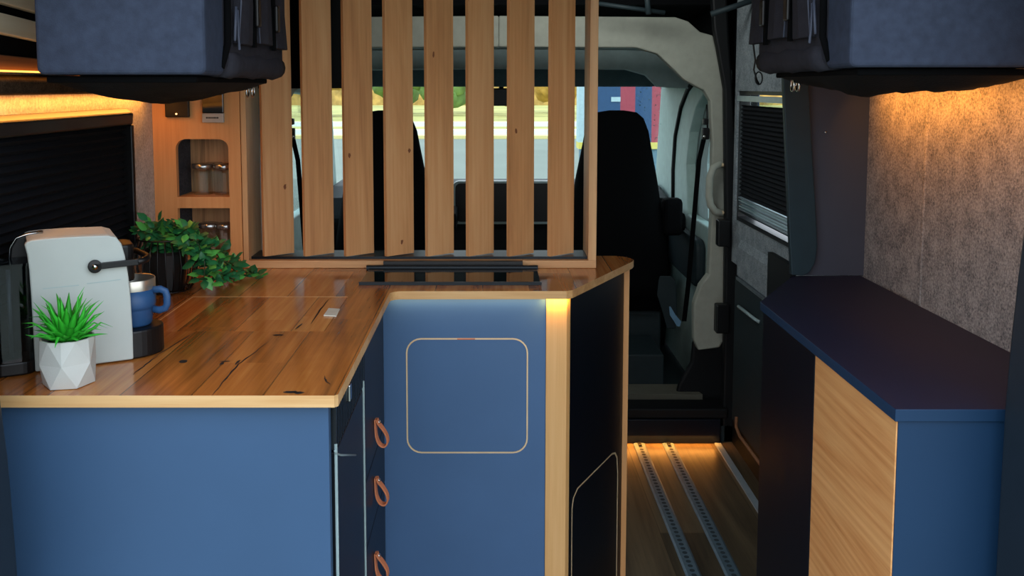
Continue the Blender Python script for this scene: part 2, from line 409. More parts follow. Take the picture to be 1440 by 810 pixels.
# ================================================================== LEFT BLIND
bl = thing('pleated_blind', 'black pleated window blind pulled down behind the coffee machine', 'blind', (LW + 0.02, 1.59, 0.99))
by0, by1 = 1.24, 2.06
MB().prism_y([[(LW, 1.262), (LW + 0.034, 1.266), (LW + 0.036, 1.292), (LW + 0.02, 1.302), (LW, 1.302)]], by0, by1).build('cassette', M['black_metal'], bl, bevel=0.004)
pl = MB(); ring = []
npl = 17
for i in range(2 * npl + 1):
    z = 1.266 - (1.266 - 0.985) * i / (2 * npl); d = 0.012 if i % 2 == 0 else 0.026
    ring.append([(LW + d, by0 + 0.015, z), (LW + d, by1 - 0.018, z)])
pl.loft(ring, closed=False, caps=False, sm=False).build('pleats', M['blind'], bl)
for y in (by0 + 0.004, by1 - 0.014):
    box(LW, y, 0.965, LW + 0.036, y + 0.014, 1.266).build('side_rail', M['black'], bl, bevel=0.003)
box(LW, by0 + 0.015, 0.968, LW + 0.034, by1 - 0.015, 0.988).build('bottom_rail', M['black'], bl, bevel=0.003)

# ================================================================== KITCHEN
# ---- worktop
ZT = 0.90
lid = (-0.640, 1.676, -0.308, 1.955)
outer = [(LW, 1.318), (-0.229, 1.318), (-0.224, 1.324), (-0.221, 1.975)] + arc((-0.196, 1.985), 0.025, 180, 90, 5) + \
        [(0.168, 2.012), (0.182, 2.022), (0.366, 2.358), (0.374, 2.385), (0.362, 2.42), (0.335, 2.44), (LW, 2.44)]
outer[4] = (-0.2205, 1.988)
hole = [(lid[0] - 0.0012, lid[1] - 0.0012), (lid[0] - 0.0012, lid[3] + 0.0012), (lid[2] + 0.0012, lid[3] + 0.0012), (lid[2] + 0.0012, lid[1] - 0.0012)]
wt = MB().prism_z([outer, hole], ZT - 0.018, ZT, mi=0, mi_side=1)
def crack(mb, pts, w):
    q = [PZ(x, y, ZT + 0.0004) for x, y in pts]; L = []; Rr = []
    fine = []
    for i in range(len(q) - 1):
        for k in range(4): fine.append(q[i].lerp(q[i + 1], k / 4) + Vector((random.uniform(-1, 1) * 0.0012, 0, 0)))
    fine.append(q[-1])
    for i, p in enumerate(fine):
        ww = w * math.sin(PI * (i + 0.4) / (len(fine) + 0.1)) * random.uniform(0.6, 1.2)
        L.append((p.x - ww, p.y, p.z)); Rr.append((p.x + ww, p.y, p.z))
    n = len(L)
    mb.add(L + Rr, [(i, i + n, i + n + 1, i + 1) for i in range(n - 1)], 2)
def knot(mb, x, y, a, b):
    c = PZ(x, y, ZT + 0.0004); n = 14
    mb.add([(c.x + a * math.cos(2 * PI * k / n) * random.uniform(0.6, 1.15), c.y + b * math.sin(2 * PI * k / n) * random.uniform(0.6, 1.15), c.z) for k in range(n)], [tuple(range(n))], 2)
for pts, w in (([(298, 557), (318, 532), (336, 512), (352, 500), (378, 480)], 0.0017), ([(214, 504), (246, 484), (274, 467)], 0.0014), ([(186, 527), (206, 512), (222, 500)], 0.0015),
               ([(330, 513), (338, 506)], 0.0022), ([(456, 528), (459, 536), (464, 540)], 0.0016)):
    crack(wt, pts, w)
for k in ((408, 551, 0.012, 0.006), (420, 552, 0.010, 0.007), (258, 508, 0.008, 0.009), (312, 511, 0.004, 0.008), (316, 508, 0.009, 0.003), (392, 471, 0.010, 0.006)): knot(wt, *k)
tag(wt.build('kitchen_worktop', [M['top'], M['oak_edge'], M['crack']]), 'oiled oak L-shaped kitchen worktop with dark cracks and pale edges', 'worktop')
# ---- flush sink lid
sl = thing('sink_cover', 'flush oak sink cover let into the worktop with small cream pull tab', 'sink cover', ((lid[0] + lid[2]) / 2, (lid[1] + lid[3]) / 2, ZT - 0.018))
lm = MB().box(lid[0], lid[1], ZT - 0.018, lid[2], lid[3], ZT)
for pts, w in (([(437, 456), (447, 440), (462, 421)], 0.0016), ([(415, 463), (425, 455)], 0.002)): crack(lm, pts, w)
le = MB()
lm.build('cover_board', [M['top'], M['oak_edge'], M['crack']], sl)
edge = 0.0022
le.box(lid[0] - 0.0005, lid[3] - 0.001, ZT - 0.01, lid[2], lid[3] + 0.0011, ZT + 0.0006); le.box(lid[0] - 0.0011, lid[1], ZT - 0.01, lid[0] + 0.001, lid[3], ZT + 0.0006)
le.build('pale_edging', M['oak_edge'], sl)  # highlight along the cover's back and left edges, painted as pale lines
tb = [PZ(x, y, ZT) for x, y in ((455, 445), (473, 446), (478, 436), (462, 435))]
MB().prism_z([[(v.x, v.y) for v in tb]], ZT + 0.0004, ZT + 0.003).build('pull_tab', M['tab'], sl, bevel=0.0008)

# ---- left cabinet with the fridge and drawers facing the aisle
kc = thing('kitchen_cabinet', 'blue kitchen cabinet under the worktop with blank blue end panel', 'cabinet', (-0.53, 1.7, 0))
box(LW + 0.002, 1.335, 0.0, -0.2405, 1.353, 0.8815).build('end_panel', M['blue'], kc, bevel=0.001)
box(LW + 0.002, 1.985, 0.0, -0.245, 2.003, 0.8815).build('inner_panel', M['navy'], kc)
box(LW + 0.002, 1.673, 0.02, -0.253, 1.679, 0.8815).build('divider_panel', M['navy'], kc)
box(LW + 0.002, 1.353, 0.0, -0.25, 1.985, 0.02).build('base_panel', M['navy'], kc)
XF = -0.2345
fr = thing('compressor_fridge', 'black built-in fridge with louvred vent above and pale edge strips', 'fridge', (-0.5, 1.48, 0.02))
box(-0.78, 1.357, 0.022, -0.2485, 1.672, 0.80).build('fridge_body', M['black'], fr)
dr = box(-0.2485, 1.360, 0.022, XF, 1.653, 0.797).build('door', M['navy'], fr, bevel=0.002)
MB().tube([PX(x, y, XF + 0.001) for x, y in ((471, 634), (473, 638), (479, 640), (500, 640))], 0.0017, 8).build('handle_recess', M['white_strip'], dr)
for y in (1.3545, 1.655):
    box(XF - 0.002, y, 0.022, XF + 0.0025, y + 0.0045, 0.812).build('edge_strip', M['white_strip'], fr, bevel=0.001)
vg = MB().box(-0.25, 1.357, 0.80, XF - 0.008, 1.672, 0.88)
for k in range(20):
    y = 1.362 + k * 0.016
    vg.obox((XF - 0.005, y, 0.84), (0.006, 0.0, 0), (0, 0.0028, 0), (0, 0.004, 0.037), 1)
vg.build('vent_grille', [M['black'], M['black_metal']], fr)
hn = MB().obox((XF, 1.475, 0.852), (0.006, 0, 0), (0, 0.008, 0), (0, 0, 0.014)); hn.build('hinge', M['chrome'], fr, bevel=0.002)
dw = thing('drawer_unit', 'dark navy drawer unit facing the aisle with tan leather pulls', 'drawers', (-0.5, 1.82, 0.02))
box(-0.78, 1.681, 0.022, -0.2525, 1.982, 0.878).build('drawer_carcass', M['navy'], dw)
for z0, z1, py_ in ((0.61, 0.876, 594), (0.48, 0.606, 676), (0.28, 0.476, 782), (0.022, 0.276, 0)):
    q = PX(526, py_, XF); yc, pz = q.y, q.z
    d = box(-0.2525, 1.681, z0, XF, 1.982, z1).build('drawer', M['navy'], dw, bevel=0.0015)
    if not py_: continue
    # leather loop: a strap doubled over, hanging from one screw
    pts = [(XF + 0.003 + a, yc, pz + b) for a, b in ((0, 0.007), (0.0005, -0.012), (0.002, -0.030), (0.008, -0.044), (0.017, -0.049), (0.024, -0.042), (0.023, -0.028), (0.015, -0.013), (0.006, -0.001), (0.003, 0.007))]
    cu = []
    for i in range(len(pts) - 1):
        p0 = Vector(pts[max(i - 1, 0)]); p1 = Vector(pts[i]); p2 = Vector(pts[i + 1]); p3 = Vector(pts[min(i + 2, len(pts) - 1)])
        for k in range(4):
            t = k / 4; cu.append(0.5 * (2 * p1 + (p2 - p0) * t + (2 * p0 - 5 * p1 + 4 * p2 - p3) * t * t + (3 * p1 - p0 - 3 * p2 + p3) * t ** 3))
    cu.append(Vector(pts[-1]))
    st = MB(); rings = []
    for i, p in enumerate(cu):
        tg = (cu[min(i + 1, len(cu) - 1)] - cu[max(i - 1, 0)]).normalized()
        wv = Vector((0.1, 1.0, 0.0)).normalized(); nv = tg.cross(wv).normalized(); wv = nv.cross(tg).normalized()
        rings.append([p + wv * 0.0075 + nv * 0.0016, p - wv * 0.0075 + nv * 0.0016, p - wv * 0.0075 - nv * 0.0016, p + wv * 0.0075 - nv * 0.0016])
    lp = st.loft(rings, sm=False).build('leather_pull', M['leather'], d, bevel=0.0006)
    MB().cyl((XF, yc + 0.002, pz), (XF + 0.013, yc + 0.002, pz), 0.0036, 12).build('screw', M['chrome'], d)

# ---- cross cabinet
cc = thing('corner_cabinet', 'blue corner cabinet with square access hatch and pale wooden corner post', 'cabinet', (-0.05, 2.2, 0))
hx0, hx1, hz0, hz1 = -0.190, 0.084, 0.523, 0.789
out = [(-0.241, 0.0), (0.1235, 0.0), (0.1235, 0.8815), (-0.241, 0.8815)]
MB().prism_y([out, rrect(hx0, hz0, hx1, hz1, 0.034)], 2.030, 2.046).build('front_panel', M['blue_corner'], cc)
ha = MB().prism_y([rrect(hx0 + 0.0035, hz0 + 0.0035, hx1 - 0.0035, hz1 - 0.0035, 0.031)], 2.030, 2.046).build('access_hatch', M['blue_corner'], cc)
MB().prism_y([rrect(hx0, hz0, hx1, hz1, 0.034), rrect(hx0 + 0.0032, hz0 + 0.0032, hx1 - 0.0032, hz1 - 0.0032, 0.031)], 2.0292, 2.045).build('hatch_edging', M['leather_edge'], ha)
MB().prism_y([[(-0.075, 0.7885), (-0.035, 0.7885), (-0.035, 0.7858), (-0.075, 0.7858)]], 2.0287, 2.030).build('hatch_pull', M['leather'], ha)
MB().prism_z([[(0.124, 2.026), (0.170, 2.026), (0.1785, 2.036), (0.1785, 2.07), (0.124, 2.07)]], 0.0, 0.8815).build('corner_post', M['post'], cc)
# angled aisle side
A, B = Vector((0.178, 2.045, 0)), Vector((0.352, 2.405, 0))
u = (B - A).normalized(); nrm = Vector((u.y, -u.x, 0)); Ls = (B - A).length
def side(a, b, d=0.0): p = A + u * a + nrm * d; return (p.x, p.y, b)
h2 = []
pa, pb, pc, pd = (0.035, 0.0), (0.035, 0.395), (0.275, 0.48), (0.292, 0.0)
def onside(px, py):
    d = ray(px, py); t = (A - Vector((0, 0, H))).dot(nrm) / d.dot(nrm); p = Vector((0, 0, H)) + d * t
    return ((p - A).dot(u), p.z)
h2 = [(onside(804, 715)[0], 0.02)] + [onside(*q) for q in ((804, 715), (806, 700), (812, 686), (855, 643), (861, 637), (865, 636), (868, 642), (869, 665))] + [(onside(869, 665)[0], 0.02)]
_h = [(0.030, 0.02), (0.030, 0.36), (0.036, 0.39), (0.05, 0.412), (0.25, 0.487), (0.268, 0.489), (0.277, 0.478), (0.280, 0.45), (0.280, 0.02)]
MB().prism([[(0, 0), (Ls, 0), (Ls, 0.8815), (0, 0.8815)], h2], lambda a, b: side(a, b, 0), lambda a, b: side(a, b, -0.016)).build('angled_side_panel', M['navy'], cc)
cen = Vector((0.17, 0.25))
ins = [tuple(cen + (Vector(p) - cen) * 0.975) for p in h2]
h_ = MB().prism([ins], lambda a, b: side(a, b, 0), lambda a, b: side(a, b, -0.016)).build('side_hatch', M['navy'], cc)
MB().prism([h2, [tuple(cen + (Vector(p) - cen) * 0.98) for p in h2]], lambda a, b: side(a, b, 0.0008), lambda a, b: side(a, b, -0.014)).build('hatch_edging', M['leather_edge'], h_)
box(LW, 2.41, 0.0, 0.367, 2.426, 0.8815).build('back_board', M['niche'], cc)
box(LW, 2.046, 0.0, 0.13, 2.41, 0.02).build('base_panel', M['navy'], cc)

# ---- slatted partition
sp = thing('slatted_partition', 'wooden partition of upright angled slats in a light wood frame', 'partition', (-0.17, 2.3, ZT))
Y0, Y1 = 2.27, 2.40
fx0, fx1 = -0.614, 0.2625
box(fx0, Y0, ZT + 0.0005, fx1, Y1, ZT + 0.0195).build('sill', M['framex'], sp, bevel=0.001)
box(fx0 + 0.014, Y0 + 0.02, ZT + 0.0195, fx1 - 0.02, Y1 - 0.02, ZT + 0.026).build('slat_track', M['black_metal'], sp)
box(fx0, Y0, ZT + 0.0195, fx0 + 0.013, Y1, CEIL - 0.002).build('jamb', M['frame'], sp, bevel=0.001)
box(fx1 - 0.02, Y0, ZT + 0.0195, fx1, Y1, CEIL - 0.002).build('end_post', M['frame'], sp, bevel=0.001)
TH = R(40); sw, stt = 0.082, 0.011
ca, sa = math.cos(TH), math.sin(TH)
knots = {0: [(0.72, 1.10)], 1: [], 2: [(0.15, 1.18)], 3: [(0.85, 1.19), (0.55, 0.96)], 4: [(0.25, 1.43)], 5: [], 6: [(0.25, 1.24)], 7: []}
for i in range(8):
    cxx = -0.5325 + i * 0.1018
    c = Vector((cxx, 2.305, 0))
    uu = Vector((ca, sa, 0)); vv = Vector((-sa, ca, 0))
    m = MB()
    P = [c - uu * sw / 2, c + uu * sw / 2, c + uu * sw / 2 + vv * stt, c - uu * sw / 2 + vv * stt]
    m.prism([[(p.x, p.y) for p in P]], lambda a, b: (a, b, ZT + 0.028), lambda a, b: (a, b, CEIL - 0.004))
    for fx, z in knots[i]:
        q = c - uu * sw / 2 + uu * (sw * fx) - vv * 0.0003; n = 10
        m.add([q + uu * (0.004 * math.cos(2 * PI * k / n) * random.uniform(0.6, 1.2)) + Vector((0, 0, z + 0.008 * math.sin(2 * PI * k / n) * random.uniform(0.6, 1.2))) for k in range(n)], [tuple(range(n))], 1)
    m.build('slat', [M['slat'], M['knot']], sp)

# ---- spice niche
nc = thing('spice_shelf', 'light wooden wall niche with two open shelves for spice jars', 'shelf', (-0.72, 2.35, ZT))
nx0, nx1 = LW + 0.0005, -0.6155
op1 = rrect(-0.774, 0.928, -0.645, 1.222, 0.024)
MB().prism_y([[(nx0, ZT + 0.0005), (nx1, ZT + 0.0005), (nx1, 1.60), (nx0, 1.60)], op1], 2.268, 2.284).build('front_panel', M['niche'], nc)
box(-0.785, 2.284, 1.051, -0.64, 2.385, 1.079).build('middle_shelf', M['niche'], nc)
box(-0.785, 2.2685, 1.051, -0.64, 2.284, 1.079).build('shelf_lip', M['niche'], nc)
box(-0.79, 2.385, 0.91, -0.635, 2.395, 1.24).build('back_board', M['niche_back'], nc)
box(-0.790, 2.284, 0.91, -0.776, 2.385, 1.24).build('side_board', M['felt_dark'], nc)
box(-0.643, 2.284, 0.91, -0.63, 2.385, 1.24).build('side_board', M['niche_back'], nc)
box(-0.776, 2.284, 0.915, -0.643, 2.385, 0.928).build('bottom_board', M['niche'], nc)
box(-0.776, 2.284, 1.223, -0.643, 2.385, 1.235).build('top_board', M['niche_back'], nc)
# jars
JG = 'lidded glass jars in the wall niche'
def jar(x, y, z, label, h=0.078, r=0.026):
    t = thing('spice_jar', label, 'jar', (x, y, z), JG)
    MB().lathe([(r * 0.9, 0), (r, 0.004), (r, h * 0.72), (r * 0.86, h * 0.82), (r * 0.86, h * 0.86)], (x, y, z), 8, sm=False, caps=True).build('glass_body', M['jar_glass'], t)
    MB().lathe([(r * 0.96, h * 0.84), (r * 1.0, h * 0.87), (r * 1.0, h * 0.98), (r * 0.9, h)], (x, y, z), 24).build('lid', M['lid_metal'], t)
    return t
jar(-0.727, 2.325, 1.0795, 'glass jar with metal lid, nearer the window on upper niche shelf')
jar(-0.672, 2.318, 1.0795, 'glass jar with metal lid, nearer the slats on upper niche shelf')
jar(-0.708, 2.357, 1.0795, 'glass jar with metal lid behind two others on upper niche shelf', r=0.022)
jar(-0.715, 2.325, 0.9285, 'glass jar with metal lid on lower niche shelf, half behind the ivy')
jar(-0.671, 2.318, 0.9285, 'glass jar with metal lid on lower niche shelf, clear of the ivy')
# switches on the niche panel
s1 = thing('switch_panel', 'square black switch with small amber light above the spice niche', 'switch', (-0.765, 2.268, 1.28))
box(-0.794, 2.256, 1.276, -0.736, 2.2675, 1.335).build('switch_plate', M['black'], s1, bevel=0.002)
MB().lathe([(0.0025, 0), (0.0025, 0.003)], (0, 0, 0), 10)
MB().cyl((-0.766, 2.2568, 1.284), (-0.766, 2.2545, 1.284), 0.0022, 10).build('indicator', M['lens'], s1)
s2 = thing('control_panel', 'black control panel with silver label plate above the spice niche', 'switch', (-0.678, 2.268, 1.262))
box(-0.704, 2.258, 1.286, -0.652, 2.2675, 1.335).build('control_plate', M['gloss_black'], s2, bevel=0.002)
lb = box(-0.704, 2.256, 1.263, -0.652, 2.2675, 1.2855).build('label_plate', M['label'], s2, bevel=0.001)
tx = MB(); x = -0.694
for w in (3, 2, 3, 2, 2, 3, 2, 3):
    tx.box(x, 2.2554, 1.2728, x + w * 0.0012, 2.2562, 1.2765); x += w * 0.0012 + 0.0009
tx.build('lettering', M['black'], lb)

# ---- hob
hb = thing('glass_hob', 'flat black glass hob on the worktop in front of slats', 'hob', (-0.095, 2.17, ZT))
q = [PZ(x, y, ZT + 0.008) for x, y in ((504, 403), (760, 402), (748, 378), (520, 378))]
MB().prism_z([[(-0.298, 2.075), (0.114, 2.075), (0.114, 2.235), (-0.298, 2.235)]], ZT + 0.0004, ZT + 0.007).build('glass_plate', M['gloss_black'], hb, bevel=0.0015)
MB().box(-0.300, 2.071, ZT + 0.0004, 0.116, 2.0752, ZT + 0.0078).build('front_rail', M['black_metal'], hb)
MB().prism_x([rrect(2.236, ZT + 0.0004, 2.252, ZT + 0.0125, 0.004)], -0.305, 0.116).build('hinge_bar', M['black_metal'], hb)
box(-0.265, 2.2525, ZT + 0.0004, 0.079, 2.2655, ZT + 0.0205).build('hinge_riser', M['black'], hb)

# ================================================================== THINGS ON THE WORKTOP
# ---- coffee machine, local frame: x along the shell panel towards its front, y away from the camera
ang = R(28)
ux = Vector((math.cos(ang), math.sin(ang), 0)); uy = Vector((-math.sin(ang), math.cos(ang), 0))
O = PZ(188, 507, ZT)
cm = thing('coffee_machine', 'white capsule coffee machine with black lever and clear water tank', 'coffee machine', (O.x, O.y, ZT), rz=ang)
def onshell(px, py):
    d = ray(px, py); t = (O - Vector((0, 0, H))).dot(uy) / d.dot(uy); p = Vector((0, 0, H)) + d * t
    q = p - O; return (q.dot(ux), q.z)
shp = [(188, 507), (187, 470), (184, 420), (181, 390), (176, 360), (171, 343), (164, 334), (152, 331), (100, 333), (60, 336), (44, 338), (38, 340), (34, 344), (38, 358), (41, 380), (44, 420), (47, 470), (50, 530)]
sp2 = [onshell(*p) for p in shp]
sp2[0] = (sp2[0][0], 0.002); sp2[-1] = (sp2[-1][0], 0.002)
MB().prism([sp2], lambda a, b: (a, 0.0, b), lambda a, b: (a, 0.012, b)).build('side_shell', M['white'], cm, bevel=0.0025, world=False)
MB().prism([sp2], lambda a, b: (a, 0.098, b), lambda a, b: (a, 0.110, b)).build('side_shell', M['white'], cm, bevel=0.0025, world=False)
xr, zr = sp2[0][0], max(p[1] for p in sp2)
xl = sp2[12][0]
core = [(min(p[0] * 0.98 - 0.002, xr - 0.031), p[1] * 0.985) for p in sp2]
core[0] = (core[0][0], 0.001); core[-1] = (core[-1][0], 0.001)
# wrap of white over the top, black core behind
top = [p for p in sp2[5:12]]
MB().loft([[(a, 0.0125, b), (a, 0.0975, b), (a, 0.0975, b - 0.006), (a, 0.0125, b - 0.006)] for a, b in top], sm=False).build('top_shell', M['white'], cm, world=False)
MB().prism([[(a, min(b, zr - 0.007)) for a, b in core]], lambda a, b: (a, 0.0125, b), lambda a, b: (a, 0.0975, b)).build('core', M['black'], cm, world=False)
seam = MB()
for (a, b), (c, d) in ((onshell(60, 406), onshell(111, 401)), ) and ((onshell(60, 406), onshell(111, 401)), (onshell(122, 399), onshell(170, 393))):
    seam.obox(((a + c) / 2, 0.0, (b + d) / 2), ((c - a) / 2, 0, (d - b) / 2), (0, 0.0004, 0), (0, 0, 0.0007))
seam.build('panel_seam', M['liner2'], cm, world=False)
# rear hump (black) and tank to the left
hump = [(xl - 0.022, 0.01), (xl - 0.022, zr - 0.045), (xl - 0.019, zr - 0.022), (xl - 0.010, zr - 0.007), (xl + 0.006, zr - 0.002), (xl + 0.03, zr + 0.001), (xl + 0.03, 0.01)]
MB().prism([hump], lambda a, b: (a, 0.064, b + 0.001), lambda a, b: (a, 0.090, b + 0.001)).build('rear_housing', M['black'], cm, bevel=0.003, world=False)
MB().tube([(a - 0.0005, 0.0632, b + 0.0015) for a, b in hump[1:6]], 0.0013, 6).build('chrome_trim', M['chrome'], cm, world=False)
# water tank
tx0, tx1 = xl - 0.056, xl + 0.008
TT = onshell(30, 374)[1]
tk = MB()
tl = rrect(tx0, -0.004, tx1, 0.060, 0.018, 5)
tk.prism_z([tl, [((a - (tx0 + tx1) / 2) * 0.95 + (tx0 + tx1) / 2, (b - 0.02) * 0.95 + 0.02) for a, b in tl]], 0.022, TT)
tank = tk.build('water_tank', M['tank'], cm, world=False)
MB().prism_z([rrect(tx0 - 0.001, -0.005, tx1 + 0.001, 0.061, 0.018, 5)], TT, TT + 0.004).build('tank_lid', M['tank'], tank, world=False)
MB().prism_z([rrect(tx0 - 0.001, -0.005, tx1 + 0.001, 0.061, 0.018, 5)], 0.0008, 0.022).build('tank_base', M['black'], cm, bevel=0.003, world=False)
MB().cyl(((tx0 + tx1) / 2, 0.03, 0.022), ((tx0 + tx1) / 2, 0.03, TT - 0.01), 0.0035, 10).build('suction_pipe', M['label'], tank, world=False)
# head, lever, tray
MB().prism_z([rrect(xr - 0.03, 0.018, xr + 0.010, 0.088, 0.016, 5)], onshell(180, 400)[1], onshell(178, 347)[1]).build('brew_head', M['black'], cm, bevel=0.004, world=False)
pv = onshell(133, 374); pe = onshell(196, 367)
lv = MB().cyl((pv[0], -0.001, pv[1]), (pv[0], -0.009, pv[1]), 0.0105, 20)
lv.obox(((pv[0] + pe[0]) / 2, -0.006, (pv[1] + pe[1]) / 2), ((pe[0] - pv[0]) / 2, 0, (pe[1] - pv[1]) / 2), (0, 0.003, 0), (0, 0, 0.005))
loop = [(pe[0] - 0.004, -0.006, pe[1]), (pe[0] + 0.006, -0.004, pe[1] + 0.001), (pe[0] + 0.013, 0.006, pe[1] + 0.002), (pe[0] + 0.016, 0.022, pe[1] + 0.003), (pe[0] + 0.012, 0.05, pe[1] + 0.003), (pe[0] + 0.006, 0.09, pe[1] + 0.002), (pe[0] - 0.006, 0.110, pe[1]), (pe[0] - 0.03, 0.116, pe[1] - 0.002)]
lv.tube(loop, 0.0055, 10)
lever = lv.build('lever', M['black'], cm, bevel=0.001, world=False)
MB().cyl((pv[0], -0.009, pv[1]), (pv[0], -0.0105, pv[1]), 0.0045, 16).build('pivot_cap', M['chrome'], lever, world=False)
TZ = 0.047
tray = [(xr - 0.004 + 0.060 * math.sin(PI * k / 20), 0.054 - 0.050 * math.cos(PI * k / 20)) for k in range(21)]
MB().prism_z([tray], 0.0008, TZ).build('drip_tray', M['black'], cm, bevel=0.003, world=False)
# ---- mug on the drip tray
mp = O + ux * (xr + 0.008) + uy * 0.056
mz = ZT + TZ + 0.0006
mg = thing('travel_mug', 'blue enamelled mug with bare steel rim standing under the coffee machine', 'mug', (mp.x, mp.y, mz))
MB().lathe([(0.0285, 0.0), (0.0305, 0.004), (0.033, 0.022), (0.0345, 0.027), (0.0345, 0.0295), (0.0365, 0.031), (0.0375, 0.036), (0.0375, 0.062)], (mp.x, mp.y, mz), 36).build('cup', M['mug'], mg)
MB().lathe([(0.0376, 0.062), (0.0376, 0.079), (0.0366, 0.0805), (0.0352, 0.079), (0.0345, 0.03), (0.0, 0.03)], (mp.x, mp.y, mz), 36, caps=False).build('steel_rim', M['steel'], mg)
hp = []
for a, b in ((0.036, 0.060), (0.050, 0.0615), (0.058, 0.058), (0.0605, 0.050), (0.0605, 0.036), (0.057, 0.029), (0.048, 0.0255), (0.036, 0.027)):
    hp.append((mp.x + a, mp.y - a * 0.1, mz + b))
MB().tube(hp, 0.0042, 10, flat=1.5).build('handle', M['mug'], mg)
ma = R(-103)
lg = MB().obox((mp.x + 0.0378 * math.cos(ma), mp.y + 0.0378 * math.sin(ma), mz + 0.047), (-math.sin(ma) * 0.005, math.cos(ma) * 0.005, 0), (math.cos(ma) * 0.0006, math.sin(ma) * 0.0006, 0), (0, 0, 0.006))
lg.build('emblem', M['label'], mg)

# ---- succulent
pc = Vector((-0.642, 1.374, ZT + 0.0006))
su = thing('potted_succulent', 'small green succulent in a white faceted pot on the worktop corner', 'plant', pc)
def gon(n, r, z, off, sq=1.0): return [(pc.x + r * math.cos(2 * PI * k / n + off), pc.y + r * math.sin(2 * PI * k / n + off), pc.z + z) for k in range(n)]
pt = MB(); n = 6
lo, mi_, hi = gon(n, 0.0375, 0, 0.2), gon(n, 0.0412, 0.036, 0.2 + PI / n), gon(12, 0.0395, 0.072, 0.2)
vs = lo + mi_ + hi; fs = [tuple(reversed(range(n)))]
for k in range(n):
    a, b = k, (k + 1) % n; m0, m1 = n + k, n + (k - 1) % n
    fs += [(a, b, m0), (a, m0, m1)]
    h0 = 2 * n + 2 * k; h1 = 2 * n + (2 * k + 1) % 12; h2_ = 2 * n + (2 * k + 2) % 12
    fs += [(m0, h1, h0) if False else (m0, h2_, h1), (m0, h1, h0), (m0, h0, m1)]
pt.add(vs, fs)
pt.loft([gon(12, 0.0395, 0.072, 0.2), gon(12, 0.0355, 0.0725, 0.2), gon(12, 0.035, 0.062, 0.2)], sm=False, caps=False)
pt.build('pot', M['pot_white'], su, bevel=0.0012)
MB().lathe([(0.0355, 0.058), (0.033, 0.063), (0.001, 0.066)], tuple(pc), 20, caps=False).build('soil', M['soil'], su)
lv_ = MB(); rnd = random.Random(5)
for k in range(58):
    t = k / 58; az = k * 2.39996; tilt = R(6 + 54 * t ** 0.8 + rnd.uniform(-4, 6)); L = 0.072 - 0.018 * t + rnd.uniform(-0.006, 0.008)
    if k % 7 == 0: L *= 1.15
    d = Vector((math.cos(az), math.sin(az), 0)); sd = Vector((-math.sin(az), math.cos(az), 0)); rings = []
    for s in range(6):
        f = s / 5; ct = tilt + (0.35 if t > 0.5 else 0.15) * f * f * rnd.uniform(0.4, 1.3)
        p = pc + Vector((0, 0, 0.064)) + d * (0.006 + L * f * math.sin(ct)) + Vector((0, 0, L * f * math.cos(ct)))
        w = 0.0088 * (1 - f) ** 0.8 * (0.75 + 0.9 * f * (1 - f) * 2) + 0.0003; nn = (d * math.cos(ct) - Vector((0, 0, math.sin(ct))))
        rings.append([p + sd * w, p + nn * (w * 0.55), p - sd * w, p - nn * (w * 0.25)])
    lv_.loft(rings)
lv_.build('leaves', M['succulent'], su)

# ---- ivy in the black pot inside a wire basket
ic = Vector((-0.7215, 2.02, ZT))
iv = thing('potted_ivy', 'trailing green ivy in a black pot inside a black wire basket', 'plant', ic)
cg = MB(); prof = [(0.054, 0.004), (0.066, 0.030), (0.070, 0.060), (0.066, 0.090), (0.056, 0.118)]
for k in range(26):
    a = 2 * PI * k / 26; cg.tube([(ic.x + r * math.cos(a), ic.y + r * math.sin(a), ic.z + z) for r, z in prof], 0.0016, 5)
for r, z in (prof[0], prof[-1]):
    cg.tube([(ic.x + r * math.cos(2 * PI * k / 32), ic.y + r * math.sin(2 * PI * k / 32), ic.z + z) for k in range(32)], 0.0018, 6, closed=True)
cg.build('wire_basket', M['black'], iv)
pp = MB(); rings = []
for r, z in ((0.038, 0.003), (0.040, 0.006), (0.050, 0.085), (0.052, 0.092), (0.049, 0.092), (0.046, 0.08)):
    rings.append([(ic.x + r * (1 + 0.02 * (k % 2)) * math.cos(2 * PI * k / 36), ic.y + r * (1 + 0.02 * (k % 2)) * math.sin(2 * PI * k / 36), ic.z + z) for k in range(36)])
pp.loft(rings, sm=False).build('pot', M['pot_black'], iv)
def leaf(mb, p, d, up, L, mi):
    d = d.normalized(); s = d.cross(up); s = s.normalized() if s.length > 1e-4 else Vector((1, 0, 0)); nn = s.cross(d)
    w = L * 0.36
    mb.add([p, p + d * L * 0.3 + s * w * 0.85 - nn * L * 0.04, p + d * L * 0.6 + s * w * 0.8 - nn * L * 0.05, p + d * L - nn * L * 0.12, p + d * L * 0.6 - s * w * 0.8 - nn * L * 0.05, p + d * L * 0.3 - s * w * 0.85 - nn * L * 0.04,
            p + d * L * 0.3 + nn * L * 0.05, p + d * L * 0.65 + nn * L * 0.04],
           [(0, 6, 1), (1, 6, 7, 2), (2, 7, 3), (3, 7, 4), (4, 7, 6, 5), (5, 6, 0)], mi, True)
fo = MB(); stm = MB(); rnd = random.Random(11)
